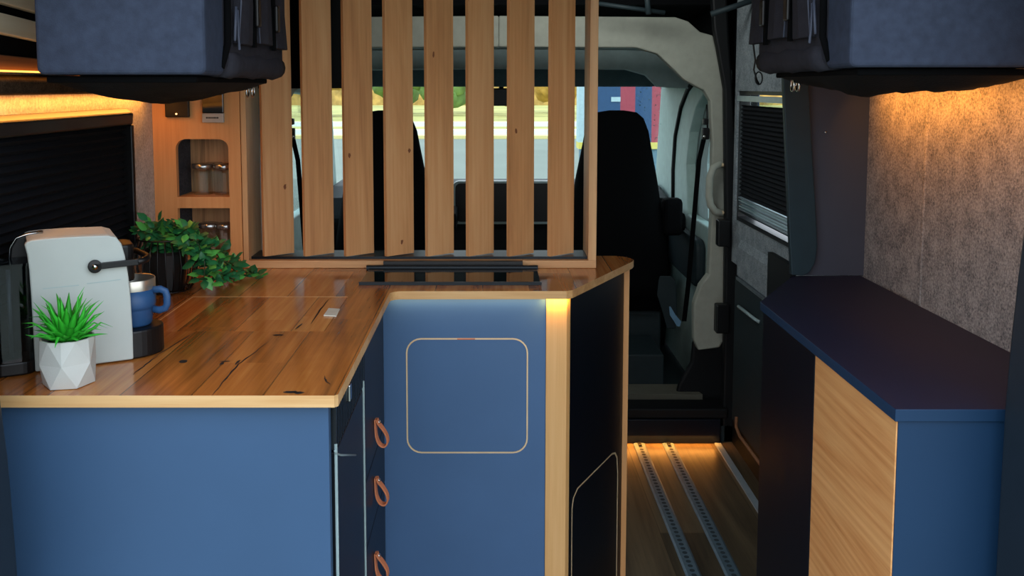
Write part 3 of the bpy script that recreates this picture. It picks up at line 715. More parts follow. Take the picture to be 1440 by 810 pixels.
def stemleaves(pts, nl, L, spread=0.018, light=0.25):
    stm.tube(pts, 0.0012, 5)
    for k in range(nl):
        t = (k + 0.3) / nl * (len(pts) - 1); i = min(int(t), len(pts) - 2); p = Vector(pts[i]).lerp(Vector(pts[i + 1]), t - i)
        d = Vector((rnd.gauss(0, 1), rnd.gauss(0, 1), rnd.gauss(0.1, 0.7))).normalized()
        p = p + d * rnd.uniform(0, spread)
        p.z = max(p.z, ZT + 0.006); p.x = max(p.x, LW + 0.035)
        if d.x * L + p.x < LW + 0.02: d.x = abs(d.x)
        if d.z < 0 and p.z + d.z * L < ZT + 0.003: d.z = abs(d.z) * 0.3
        leaf(fo, p, d + Vector((0, -0.25, 0.05)), Vector((rnd.uniform(-.4, .4), -0.6, 1)), L * rnd.uniform(0.7, 1.25), 1 if rnd.random() < light else 0)
top0 = ic + Vector((0, 0, 0.10))
for k in range(22):
    a = k * 2.4; rr = rnd.uniform(0.02, 0.07)
    e = top0 + Vector((math.cos(a) * rr, math.sin(a) * rr * 0.8, rnd.uniform(0.005, 0.062)))
    e.x = max(e.x, LW + 0.04); e.y = min(e.y, 2.23)
    stemleaves([top0, top0.lerp(e, 0.5) + Vector((0, 0, 0.014)), e], 9, 0.026)
def vine(px, nl=24, L=0.024, s=0.012):
    nl = int(nl * 1.9)
    stemleaves(px, nl, L, s, 0.35)
P = lambda x, y, Y: PY(x, y, Y)
vine([top0, P(262, 322, 1.99), P(280, 345, 1.98), P(288, 370, 1.97), P(287, 398, 1.965)], 40, 0.029, 0.022)
vine([top0, P(266, 330, 2.0), P(296, 350, 2.02), P(315, 368, 2.06), P(330, 380, 2.10)], 46, 0.028, 0.022)
vine([top0, P(270, 335, 2.0), P(305, 358, 2.05), P(335, 378, 2.13), P(352, 386, 2.17), PZ(366, 388, ZT + 0.008)], 46, 0.023, 0.014)
vine([top0, P(268, 345, 1.99), P(290, 372, 2.0), P(312, 386, 2.04), PZ(330, 394, ZT + 0.008)], 40, 0.024, 0.016)
fo.build('foliage', [M['leaf'], M['leaf_light']], iv); stm.build('stems', M['stem'], iv)

# ================================================================== RIGHT SIDE
lc = thing('low_cabinet', 'low navy sideboard with oak door along the right wall', 'cabinet', (0.73, 1.7, 0))
top_o = [(0.567, 1.260), (0.866, 1.260), (0.884, 1.280), (0.884, 2.178), (0.722, 2.178), (0.567, 1.912)]
MB().prism_z([top_o], 0.882, 0.9, mi_side=1).build('cabinet_top', [M['navy_top'], M['blue_end']], lc, bevel=0.001)
body = [(0.576, 1.268), (0.88, 1.268), (0.88, 2.17), (0.728, 2.17), (0.576, 1.908)]
MB().prism_z([[(0.592, 1.29), (0.878, 1.29), (0.878, 2.17), (0.735, 2.17), (0.592, 1.905)]], 0.0, 0.8815).build('carcass', M['navy'], lc)
box(0.5735, 1.264, 0.0, 0.884, 1.289, 0.8815).build('end_panel', M['blue_end'], lc, bevel=0.001)
box(0.5715, 1.266, 0.03, 0.5915, 1.592, 0.880).build('oak_door', M['oak_door'], lc, bevel=0.001)
box(0.5715, 1.595, 0.30, 0.5915, 1.905, 0.880).build('dark_door', M['navy'], lc, bevel=0.001)  # aisle shade is part of this front's colour
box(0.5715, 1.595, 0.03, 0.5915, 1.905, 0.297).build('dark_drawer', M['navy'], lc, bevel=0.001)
# divider boards at the far end of the sideboard
dv = thing('divider_board', 'slate coloured upright divider panel at the far end of the sideboard', 'divider', (0.8, 2.19, 0.9))
box(0.745, 2.181, 0.9005, RW - 0.001, 2.199, CEIL - 0.3).build('divider_panel', M['slate'], dv)
MB().cyl((0.79, 2.1805, 1.243), (0.79, 2.179, 1.243), 0.003, 10).build('screw', M['chrome'], dv)
db = thing('window_side_board', 'teal black board with rounded lower corner beside the divider panel', 'board', (0.72, 2.165, 0.9))
pts = [PY(x, y, 2.168) for x, y in ((1112, 386), (1128, 387), (1138, 381), (1145, 368), (1148, 345), (1146, 300), (1141, 220), (1136, 128), (1134, 60), (1099, 60), (1101, 130), (1105, 230), (1109, 330))]
MB().prism_y([[xz(p) for p in pts]], 2.160, 2.178).build('side_board', M['teal_board'], db, bevel=0.002)
box(0.716, 2.1795, 0.80, 0.73, 2.36, 0.925).build('lower_board', M['black'], db)
# ---- sliding door with window
d1 = sthing('door_1', (RW, 2.8, 0.0))
XD = 0.89
MB().prism_x([[(2.22, 0.70), (3.42, 0.70), (3.42, CEIL), (2.22, CEIL)], [(2.30, 0.86), (3.39, 0.86), (3.39, 1.335), (2.30, 1.335)]], XD + 0.012, XD + 0.06).build('felt_panel', M['felt_door'], d1)
MB().prism_x([[(2.22, 0.128), (3.32, 0.128), (3.32, 0.665), (2.22, 0.665)]], XD, XD + 0.03).build('lower_card', M['cab_grey'], d1, bevel=0.003)
MB().prism_y([[(XD, 0.668), (XD, 0.775), (XD + 0.02, 0.82), (XD + 0.05, 0.82), (XD + 0.05, 0.668)]], 2.24, 3.30).build('felt_ledge', M['felt_door'], d1, bevel=0.006)
MB().tube([(XD - 0.001, 3.245, 0.562), (XD - 0.012, 3.22, 0.575), (XD - 0.012, 3.02, 0.580), (XD - 0.001, 3.0, 0.575)], 0.006, 8).build('door_handle', M['white_strip'], d1)
MB().box(XD - 0.004, 2.24, 0.657, XD + 0.004, 3.29, 0.667).build('card_edge', M['alu'], d1)
MB().tube([(XD - 0.004, 3.24, 0.165), (XD - 0.006, 3.235, 0.128), (XD - 0.004, 3.19, 0.112), (XD - 0.004, 2.6, 0.118)], 0.006, 8).build('lower_trim', M['batten_brown'], d1)
box(XD + 0.03, 2.22, 0.0, XD + 0.06, 3.42, 0.7).build('outer_skin', M['rubber'], d1)
struct(MB().prism_x([[(2.2, -0.1), (3.71, -0.1), (3.71, CEIL), (2.2, CEIL)], [(2.30, 0.86), (3.39, 0.86), (3.39, 1.335), (2.30, 1.335)]], XD + 0.062, XD + 0.09).build('wall_outer_right', M['rubber']))
w2 = sthing('window_2', (XD + 0.04, 2.8, 0.86))
MB().prism_x([[(2.30, 0.86), (3.39, 0.86), (3.39, 1.335), (2.30, 1.335)], [(2.32, 0.875), (3.375, 0.875), (3.375, 1.322), (2.32, 1.322)]], XD + 0.02, XD + 0.055).build('window_frame', M['black'], w2)
box(XD + 0.05, 2.34, 0.895, XD + 0.053, 3.355, 1.30).build('pane', M['glass'], w2)
sb = thing('pleated_blind', 'black pleated blind lowered over the sliding door window', 'blind', (XD + 0.03, 2.8, 0.9))
ring = []
for i in range(45):
    z = 1.285 - (1.285 - 0.955) * i / 44; d = 0.014 if i % 2 == 0 else 0.024
    ring.append([(XD + d, 2.345, z), (XD + d, 3.35, z)])
MB().loft(ring, closed=False, caps=False, sm=False).build('pleats', M['blind'], sb)
box(XD + 0.006, 2.33, 1.2985, XD + 0.03, 3.37, 1.3175).build('head_rail', M['white_strip'], sb)
for k in range(5):
    box(XD + 0.010 + 0.001 * k, 2.345, 0.948 - k * 0.0105, XD + 0.034, 3.34, 0.952 - k * 0.0105).build('folded_pleat', M['alu'] if k % 2 == 0 else M['white_strip'], sb)
box(XD + 0.012, 2.345, 0.897, XD + 0.036, 3.35, 0.9).build('bottom_rail', M['black_metal'], sb)

# ================================================================== OVERHEAD BAGS
def side_bag(s, x_in, x_out, y0, y1, zb, zt, lab, netlab):
    t = thing('overhead_storage_bag', lab, 'storage bag', ((x_in + x_out) / 2, (y0 + y1) / 2, zb), 'soft storage bags hung under the roof')
    a0, a1 = sorted((x_in, x_out))
    MB().prism_y([rrect(a0, zb, a1, zt, 0.010, 4)], y0, y0 + 0.10).build('end_face', M['bag'], t, bevel=0.007, seg=3)
    a, b = sorted((x_in - s * 0.004, x_out))
    MB().prism_y([rrect(a, zb - 0.003, b, zt, 0.028, 5)], y0 + 0.09, y1).build('body', M['bag_side'], t, bevel=0.02, seg=4)
    # piping down the corner, padded roll along the bottom
    xi = x_in - s * 0.004
    MB().tube([(xi - s * 0.001, y0 + 0.10, zt - 0.02), (xi - s * 0.003, y0 + 0.104, (zb + zt) / 2), (xi - s * 0.002, y0 + 0.10, zb + 0.05), (xi + s * 0.006, y0 + 0.088, zb + 0.012)], 0.006, 8).build('corner_piping', M['matte_black'], t)
    roll = MB(); rings = []
    for k in range(9):
        f = k / 8; y = y0 + 0.11 + (y1 - y0 - 0.12) * f; r = 0.024 + 0.003 * math.sin(k * 2.1)
        rings.append([(xi + s * 0.012 + r * math.cos(2 * PI * j / 12) * 0.75, y, zb + 0.02 + r * math.sin(2 * PI * j / 12) * 0.95) for j in range(12)])
    roll.loft(rings).build('bottom_roll', M['bag_side'], t)
    # three roll-up flaps with light edges and straps with buckles between them
    fl = ((0.135, 0.225, 0.0), (0.255, 0.365, 0.02), (0.40, 0.49, 0.01))
    for k, (f0, f1, dz) in enumerate(fl):
        fm = MB(); rings = []
        for j in range(7):
            z = zb + 0.052 + dz * 0.3 + (zt - zb - 0.08) * j / 6; o = 0.010 + 0.004 * math.sin(j * 1.7 + k)
            ya = y0 + f0 + 0.008 * math.sin(j * 0.9 + k * 2); yb = y0 + f1 - 0.006 * math.sin(j * 1.1 + k)
            rings.append([(xi - s * o, ya, z), (xi - s * (o + 0.004), (ya + yb) / 2, z), (xi - s * o, yb, z), (xi, yb, z), (xi, ya, z)])
        o = fm.loft(rings, sm=False).build('flap', M['bag_side'], t, bevel=0.002)
        if k < 2:
            MB().tube([rg[0] for rg in rings], 0.0016, 6).build('flap_edging', M['piping'], o)
    MB().tube([(xi - s * 0.012, y0 + 0.115 + 0.012 * a_, zb + 0.055 + b_) for a_, b_ in ((2.0, 0.0), (1.4, -0.012), (0.9, 0.01), (0.8, 0.05), (0.2, 0.055), (-0.8, 0.0))], 0.0022, 6).build('fold_edging', M['piping'], t)
    for f in (0.24, 0.385):
        bx = MB(); yy = y0 + f
        bx.box(xi - s * 0.006, yy - 0.007, zb + 0.05, xi - s * 0.012, yy + 0.007, zt - 0.03)
        sp_ = bx.build('strap', M['matte_black'], t)
        MB().box(xi - s * 0.012, yy - 0.011, zb + 0.085, xi - s * 0.020, yy + 0.011, zb + 0.135).build('buckle', M['black'], sp_, bevel=0.003)
    # black base board
    a, b = sorted((x_in + s * 0.02, x_out - s * 0.005))
    box(a, y0 + 0.02, zb - 0.012, b, y1 - 0.05, zb - 0.002).build('base_board', M['matte_black'], t, bevel=0.003)
    # sagging net pouch
    nt = MB(); nu, nv = 22, 18; gr = []
    for i in range(nu + 1):
        row = []
        for j in range(nv + 1):
            fu, fv = i / nu, j / nv
            x = a + (b - a) * fu; y = y0 + 0.022 + (y1 - y0 - 0.08) * fv
            e = max(0, math.sin(PI * fu)) ** 0.6 * max(0, math.sin(PI * fv)) ** 0.5
            z = zb - 0.011 - 0.036 * e * (0.85 + 0.7 * noise.noise(Vector((x * 9, y * 7, 1.0 + s)))) - 0.006 * e * noise.noise(Vector((x * 40, y * 40, 2)))
            row.append((x, y, z))
        gr.append(row)
    nt.loft(gr, closed=False, caps=False).build('net_pouch', M['net'], t)
    rg = MB()
    for dx in (0.0, 0.014):
        c = (xi + s * (0.035 + dx), y1 - 0.12 + dx, zb - 0.022); rg.tube([(c[0], c[1] + 0.009 * math.cos(2 * PI * k / 16), c[2] - 0.004 + 0.012 * math.sin(2 * PI * k / 16)) for k in range(16)], 0.0018, 6, closed=True)
    rg.build('metal_ring', M['chrome'], t)
    return t
ZB = 1.368
side_bag(-1, -0.425, -0.678, 1.385, 1.90, ZB, CEIL - 0.001, 'blue grey soft storage bag hung overhead above the coffee machine', '')
side_bag(1, 0.535, 0.86, 1.385, 1.86, 1.379, CEIL - 0.001, 'blue grey soft storage bag hung overhead above the sideboard', '')
ob = MB().prism_y([rrect(-0.828, 1.345, -0.455, CEIL - 0.001, 0.03)], 2.62, 3.25)
tag(ob.build('storage_pouch', M['matte_black'], bevel=0.02), 'black cloth storage pouch hung overhead beyond the slatted partition', 'storage bag')
# hooked strap hanging by the right bag
hk = thing('carabiner_strap', 'black strap with carabiner hanging above the sliding door window', 'strap', (0.62, 2.2, 1.36))
c0 = PY(1061, 70, 2.21); c1 = PY(1063, 100, 2.21)
MB().tube([PY(x, y, 2.21) for x, y in ((1057, -120), (1059, 60), (1062, 85), (1060, 98), (1064, 112), (1067, 118))], 0.0022, 6).build('strap', M['black'], hk)
MB().tube([PY(1067 + 5 * math.cos(a * PI / 8), 110 + 9 * math.sin(a * PI / 8), 2.205) for a in range(16)], 0.0018, 6, closed=True).build('carabiner', M['black_metal'], hk)
# warm light strips
for nm, xx, yy0, yy1, zz, lab in (('led', LW + 0.030, 1.25, 2.0, 1.3745, 'thin glowing warm light strip along the ledge above left window'),):
    tag(box(xx - 0.006, yy0, zz, xx + 0.004, yy1, zz + 0.0028).build('light_strip', M['led']), lab, 'light strip')

# ================================================================== FLOOR
def rail(x0, x1, label):
    t = thing('floor_rail', label, 'rail', ((x0 + x1) / 2, 2.3, 0.0), 'seat rails let into the floor')
    MB().prism_y([[(x0, 0.0005), (x1, 0.0005), (x1, 0.003), (x1 - 0.006, 0.006), (x0 + 0.006, 0.006), (x0, 0.003)]], 1.3, 3.398).build('rail_profile', M['rail'], t)
    h = MB(); xm = (x0 + x1) / 2
    for k in range(84):
        y = 1.31 + k * 0.0247
        h.add([(xm + 0.0075 * math.cos(2 * PI * j / 10), y + 0.0085 * math.sin(2 * PI * j / 10), 0.0063) for j in range(10)], [tuple(range(10))])
    h.build('slot_row', M['hole'], t)
    box(xm - 0.006, 3.365, 0.006, xm + 0.006, 3.398, 0.010).build('end_stop', M['black'], t)
rail(0.540, 0.584, 'grey aluminium floor rail nearer the kitchen')
rail(0.650, 0.694, 'grey aluminium floor rail nearer the sideboard')
tag(box(0.848, 1.9, 0.0005, 0.872, 3.40, 0.006).build('floor_edging', M['strip_grey'], bevel=0.001), 'flat aluminium edging strip along the floor by the sliding door', 'edging')
# step riser behind the cab
stp = thing('cab_step', 'dark step board at the end of wooden floor', 'step', (0.0, 3.43, 0.0))
box(-0.82, 3.405, 0.0008, 0.872, 3.424, 0.094).build('riser', M['navy'], stp, bevel=0.003)
box(-0.82, 3.41, 0.0945, 0.90, 3.52, 0.134).build('ledge', M['rubber'], stp, bevel=0.006)

# ================================================================== CAB
struct(box(-0.9, 3.43, -0.12, 0.95, 5.0, 0.06).build('floor_cab', M['cab_grey']))
YA = 3.5
half = [(700, 22), (950, 24), (968, 30), (985, 45), (1003, 50), (1010, 85), (1017, 125), (1019, 300), (1017, 480), (1012, 489), (982, 493), (976, 478), (976, 428), (985, 402), (997, 386), (1001, 300), (1002, 200), (999, 142), (990, 127), (980, 122), (962, 112), (945, 95), (925, 76), (895, 67), (700, 66)]
hp = [xz(PY(x, y, YA)) for x, y in half]
xm = 0.03
hp[0] = (xm, hp[0][1]); hp[-1] = (xm, hp[-1][1])
left = [(2 * xm - a, b) for a, b in hp]
ar = MB().prism_y([hp], YA, YA + 0.05)
ar.prism_y([list(reversed(left))], YA, YA + 0.05)
arch = struct(ar.build('trim_5', M['liner'], bevel=0.006))
# overhead shelf behind the arch, darker tiers and sun visors
def tier(lo, hi_, Y, m, nm, d=0.04):
    pr = [xz(PY(x, y, Y)) for x, y in lo] + [xz(PY(x, y, Y)) for x, y in reversed(hi_)]
    return struct(MB().prism_y([pr], Y, Y + d).build(nm, m, bevel=0.005))
tier([(440, 122), (480, 108), (510, 99), (700, 97), (880, 98), (908, 106), (924, 122), (990, 126)], [(440, 40), (990, 40)], 4.1, M['liner2'], 'trim_6')
vis = thing('sun_visor', 'dark grey folded sun visor at the top of windscreen', 'visor', (0.0, 4.6, 1.35))
v0 = PY(470, 122, 4.55); v1 = PY(925, 92, 4.55)
MB().prism_y([rrect(v0.x, v0.z, v1.x, v1.z, 0.03)], 4.55, 4.59).build('visor_panel', M['liner3'], vis, bevel=0.008)
MB().tube([PY(x, y, 4.08) for x, y in ((480, 68), (700, 66), (880, 67), (905, 68))], 0.006, 6).build('visor_rail', M['white_strip'], vis)
struct(box(0.884, 3.55, 1.415, 0.93, 5.0, CEIL).build('wall_cab_right', M['ceil']))
struct(box(-0.875, 3.55, 1.415, -0.83, 5.0, CEIL).build('wall_cab_left', M['ceil']))
struct(box(-0.9, 4.68, 1.352, 0.95, 4.72, CEIL).build('trim_11', M['liner3']))
struct(box(-0.9, 3.55, 1.66, 0.95, 5.0, 1.70).build('ceiling_cab', M['ceil']))
# front bulk and side doors
door2 = struct(MB().prism_x([[(3.60, -0.1), (4.95, -0.1), (4.95, 0.86), (4.80, 1.42), (3.60, 1.42)], [(3.72, 0.78), (4.12, 0.78), (4.17, 1.0), (4.11, 1.15), (4.0, 1.26), (3.86, 1.325), (3.72, 1.325)]], 0.885, 0.93).build('door_2', M['door_trim'], bevel=0.006))
struct(MB().prism_x([[(3.60, -0.1), (4.95, -0.1), (4.95, 0.86), (4.80, 1.42), (3.60, 1.42)], [(3.74, 0.80), (4.72, 0.80), (4.62, 1.30), (3.80, 1.33), (3.74, 1.25)]], -0.83, -0.875).build('door_3', M['door_trim'], bevel=0.006))
MB().prism_x([[(3.66, 0.7), (4.3, 0.7), (4.3, 1.45), (3.66, 1.45)], [(3.74, 0.79), (3.93, 0.79), (3.97, 1.02), (3.91, 1.17), (3.82, 1.27), (3.74, 1.28)]], 0.932, 0.965).build('window_surround', M['liner2'], door2)
MB().tube([(0.884, y, z) for y, z in ((4.42, 0.72), (4.44, 0.95), (4.40, 1.12), (4.28, 1.26), (4.14, 1.34), (4.0, 1.38))], 0.014, 8).build('door_rubber', M['rubber'], door2)
struct(box(0.967, 3.70, 0.75, 0.970, 4.2, 1.34).build('window_3', M['glass']))
struct(box(-0.857, 3.72, 0.79, -0.853, 4.74, 1.34).build('window_4', M['glass']))
ws = MB().add([PY(420, 262, 5.05), PY(990, 262, 5.05), PY(985, 90, 4.75), PY(425, 90, 4.75)], [(0, 1, 2, 3)])
struct(ws.build('window_5', M['glass']))
wd = MB(); rnd = random.Random(9)
for k in range(90):
    c = PY(rnd.uniform(895, 950), rnd.uniform(120, 200), 4.80); r = rnd.uniform(0.0015, 0.004)
    wd.add([c + Vector((r * math.cos(a * PI / 3), 0, r * math.sin(a * PI / 3))) for a in range(6)], [tuple(range(6))])
WS = [o for o in bpy.data.objects if o.name == 'window_5'][0]
wdo = wd.build('rain_drops', M['cwhite'], WS); wdo['kind'] = 'stuff'
# A pillars
for sgn, pts, nm in ((1, [(949, 118), (965, 118), (968, 150), (962, 190), (955, 250), (950, 300), (922, 300), (930, 250), (944, 180)], 'trim_7'), (-1, [(455, 118), (440, 118), (430, 150), (430, 300), (480, 300), (470, 265), (462, 230), (457, 170)], 'trim_8')):
    struct(MB().prism_y([[xz(PY(x, y, 4.85)) for x, y in pts]], 4.85, 4.93).build(nm, M['door_trim'], bevel=0.01))
# dashboard
da = thing('dashboard', 'black dashboard with centre screen under the windscreen', 'dashboard', (0.03, 4.75, 0.2))
MB().prism_x([[(4.5, 0.15), (4.42, 0.45), (4.40, 0.72), (4.48, 0.81), (4.7, 0.845), (5.04, 0.85), (5.04, -0.1), (4.6, -0.1)]], -0.82, 0.875).build('dash_body', M['rubber'], da, bevel=0.02)
ds = MB()
a0 = PY(638, 300, 4.45); a1 = PY(787, 252, 4.45)
scr = MB().prism_y([rrect(a0.x, 0.70, a1.x, a1.z, 0.03)], 4.36, 4.42).build('display_hood', M['black'], da, bevel=0.006)
MB().prism_y([rrect(a0.x, 0.70, a1.x, a1.z, 0.03), rrect(a0.x + 0.012, 0.71, a1.x - 0.012, a1.z - 0.010, 0.024)], 4.352, 4.362).build('display_bezel', M['bezel'], scr)
sw_ = MB(); wc = Vector((-0.44, 4.24, 0.70))
sw_.tube([wc + Vector((0.185 * math.cos(2 * PI * k / 32), 0.185 * math.sin(2 * PI * k / 32) * 0.35, 0.185 * math.sin(2 * PI * k / 32) * 0.93)) for k in range(32)], 0.013, 8, closed=True)
stw = thing('steering_wheel', 'black steering wheel in front of the left cab seat', 'steering wheel', wc)
sw_.build('wheel_rim', M['black'], stw)
hb_ = MB().ico(tuple(wc), 0.06, 2, sq=(1.2, 0.5, 0.9)); hb_.cyl(wc + Vector((-0.175, 0, 0)), wc + Vector((0.175, 0, 0)), 0.014); hb_.cyl(wc, wc + Vector((0, -0.06, -0.165)), 0.014); hb_.cyl(wc, wc + Vector((0, 0.1, -0.03)), 0.03)
hb_.build('wheel_hub', M['black'], stw)
# mirror
mr = thing('rear_view_mirror', 'black rear view mirror at the top of windscreen', 'mirror', (0.06, 4.6, 1.3))
m0 = PY(672, 149, 4.62); m1 = PY(738, 124, 4.62)
MB().prism_y([rrect(m0.x, m0.z, m1.x, m1.z, 0.02)], 4.62, 4.65).build('mirror_housing', M['black'], mr, bevel=0.006)
MB().cyl(((m0.x + m1.x) / 2, 4.645, m1.z - 0.02), ((m0.x + m1.x) / 2, 4.72, m1.z + 0.06), 0.012).build('mirror_stalk', M['black'], mr)
# seats
def seat(cx, label):
    t = thing('cab_chair', label, 'seat', (cx, 4.1, 0.06), 'front seats of the cab')
    prof = [(1.248, 0.035, 0.03), (1.240, 0.085, 0.05), (1.215, 0.115, 0.058), (1.16, 0.137, 0.062), (1.08, 0.152, 0.065), (0.97, 0.174, 0.07), (0.83, 0.198, 0.075), (0.68, 0.222, 0.08), (0.50, 0.235, 0.085), (0.44, 0.225, 0.08)]
    rings = []
    for z, w, d in prof:
        y = 4.0 - (z - 0.45) * -0.0
        rings.append([(cx + w * math.copysign(abs(math.cos(a)) ** 0.6, math.cos(a)), y + d * math.copysign(abs(math.sin(a)) ** 0.7, math.sin(a)), z) for a in [2 * PI * k / 24 for k in range(24)]])
    MB().loft(rings).build('backrest', M['matte_black'], t)
    MB().prism_z([rrect(cx - 0.25, 4.0, cx + 0.25, 4.33, 0.06)], 0.36, 0.50).build('cushion', M['matte_black'], t, bevel=0.03)
    box(cx - 0.21, 4.02, 0.0605, cx + 0.21, 4.30, 0.36).build('seat_base', M['cab_grey'], t, bevel=0.01)
    xs = cx + 0.245
    MB().prism_x([rrect(3.98, 0.72, 4.28, 0.80, 0.03)], xs - 0.005, xs + 0.06).build('armrest', M['matte_black'], t, bevel=0.012)
    return t
rs = seat(0.545, 'black front cab seat visible right of the slatted partition')
seat(-0.455, 'black front cab seat visible behind the slatted partition')
ah = MB().prism_x([rrect(3.93, 0.71, 4.02, 0.87, 0.025)], 0.745, 0.825)
ah.build('armrest', M['matte_black'], rs, bevel=0.014)
# seat base box and things on the cab floor
b0 = PY(876, 568, 3.66); b1 = PY(934, 499, 3.66)
cbx = box(b0.x, 3.66, max(b0.z, 0.061), b1.x, 3.95, b1.z)
cbx.build('pedestal', M['cab_grey'], rs, bevel=0.006)
g0 = PZ(876, 577, 0.0612); g1 = PZ(955, 562, 0.0612)
tag(MB().prism_z([[(b0.x - 0.1, 3.53), (0.83, 3.53), (0.80, 3.655), (b0.x - 0.1, 3.655)]], 0.0605, 0.150).build('floor_mat', M['beige']), 'pale strip of floor mat behind the right cab seat base', 'mat')  # stands in for the lit part of the cab floor
# dark lower wall beside the seat
struct(MB().prism_y([[xz(PY(x, y, 3.56)) for x, y in ((975, 480), (1022, 480), (1022, 600), (940, 600), (955, 540), (972, 510))]], 3.56, 3.59).build('trim_9', M['rubber'], bevel=0.01))
# recliner lever
RLV = MB().loft([[PY(x + dx, y, 3.8 + dy) for dx, dy in ((-w, 0), (w, 0), (w, 0.03), (-w, 0.03))] for x, y, w in ((944, 462, 6), (942, 440, 10), (938, 415, 14), (938, 395, 12), (936, 388, 8))], sm=False).build('recline_lever', M['cab_grey'], rs, bevel=0.004)
MB().loft([[PY(x + dx, y, 3.78 + dy) for dx, dy in ((-w, 0), (w, 0), (w, 0.01), (-w, 0.01))] for x, y, w in ((942, 431, 1), (946, 443, 4), (953, 452, 5), (954, 459, 2))], sm=False).build('lever_tip', M['blue_belt'], RLV)
# seat belts
def belt(mx, label, f):
    t = thing('seat_belt', label, 'seat belt', f(990, 190, 3.56), 'front seat belts')
    def strap(pts, w):
        return MB().loft([[f(x - w, y, Y), f(x + w, y, Y), f(x + w, y, Y + 0.003), f(x - w, y, Y + 0.003)] for x, y, Y in pts], sm=False)
    strap([(991, 190, 3.555), (983, 225, 3.56), (979, 270, 3.58), (974, 330, 3.62), (968, 400, 3.66), (962, 452, 3.70)], 3.4).build('webbing', M['matte_black'], t)
    MB().obox(f(992, 188, 3.535), (0.013, 0, 0), (0, 0.012, 0), (0, 0, 0.022)).build('belt_anchor', M['black'], t, bevel=0.004)
    MB().obox(f(992, 171, 3.54), (0.010, 0, 0), (0, 0.012, 0), (0, 0, 0.012)).build('height_slider', M['black'], t, bevel=0.004)
    MB().cyl(f(994, 147, 3.545), f(995, 182, 3.545), 0.003, 8).build('slider_slot', M['black'], t)
    MB().cyl(f(990, 192, 3.534), f(990, 192, 3.518), 0.006, 12).build('bolt', M['chrome'], t)
belt(0, 'black seat belt hanging from the light grey pillar on the right', lambda x, y, Y: PY(x, y, Y))
belt(0, 'black seat belt on the pillar behind the leftmost slats', lambda x, y, Y: (lambda p: Vector((2 * xm - p.x, p.y, p.z)))(PY(x, y, Y)))
# door card details seen past the belt
dc = MB().prism_x([rrect(3.75, 0.52, 4.36, 0.72, 0.05)], 0.845, 0.884)
dc.build('armrest', M['cab_grey'], door2, bevel=0.012)
# grab handle
gh = thing('grab_handle', 'light grey grab handle screwed to the right pillar', 'handle', PY(1006, 265, 3.47))
gp = [PY(x, y, Y) for x, y, Y in ((1019, 232, 3.495), (1013, 230, 3.47), (1003, 236, 3.45), (998, 250, 3.445), (997, 275, 3.445), (999, 288, 3.445), (1005, 297, 3.45), (1014, 300, 3.47), (1020, 299, 3.495))]
MB().tube(gp, 0.014, 12).build('grip', M['liner'], gh)
for x, y in ((1016, 232), (1016, 299)):
    MB().cyl(PY(x, y, 3.463), PY(x, y, 3.455), 0.007, 12).build('screw', M['leather_edge'], gh)
# black rubber door seal with latch
se = sthing('trim_10', PY(1025, 300, 3.46))
MB().prism_y([[xz(PY(x, y, 3.43)) for x, y in ((998, -60), (1020, -60), (1026, 60), (1031, 130), (1036, 220), (1038, 420), (1036, 640), (1015, 640), (1019, 480), (1021, 300), (1019, 125), (1012, 85), (1004, 40))]], 3.43, 3.47).build('door_seal', M['rubber'], se, bevel=0.008)
MB().prism_y([rrect(PY(1014, 0, 3.42).x, PY(0, 466, 3.42).z, PY(1033, 0, 3.42).x, PY(0, 426, 3.42).z, 0.006)], 3.385, 3.428).build('latch', M['black'], se, bevel=0.004)
MB().prism_y([rrect(PY(1014, 0, 3.42).x, PY(0, 345, 3.42).z, PY(1031, 0, 3.42).x, PY(0, 308, 3.42).z, 0.006)], 3.385, 3.428).build('latch', M['black'], se, bevel=0.004)
# roof bars beyond the right end of the partition
tag(MB().tube([PY(835, 4, 3.3), PY(935, 18, 3.3)], 0.008, 8).build('roof_bar', M['cab_grey']), 'thin grey roof bar above the cab arch', 'bar')
tag(MB().tube([PY(908, -25, 3.28), PY(912, 20, 3.26)], 0.010, 8).build('roof_strap', M['cab_grey']), 'grey strap hanging from roof above the cab arch', 'strap')
tag(MB().tube([PY(1000, 20, 3.2), PY(1075, -5, 3.2)], 0.010, 8).build('roof_rail', M['cab_grey']), 'dark roof rail above the sliding door', 'bar')

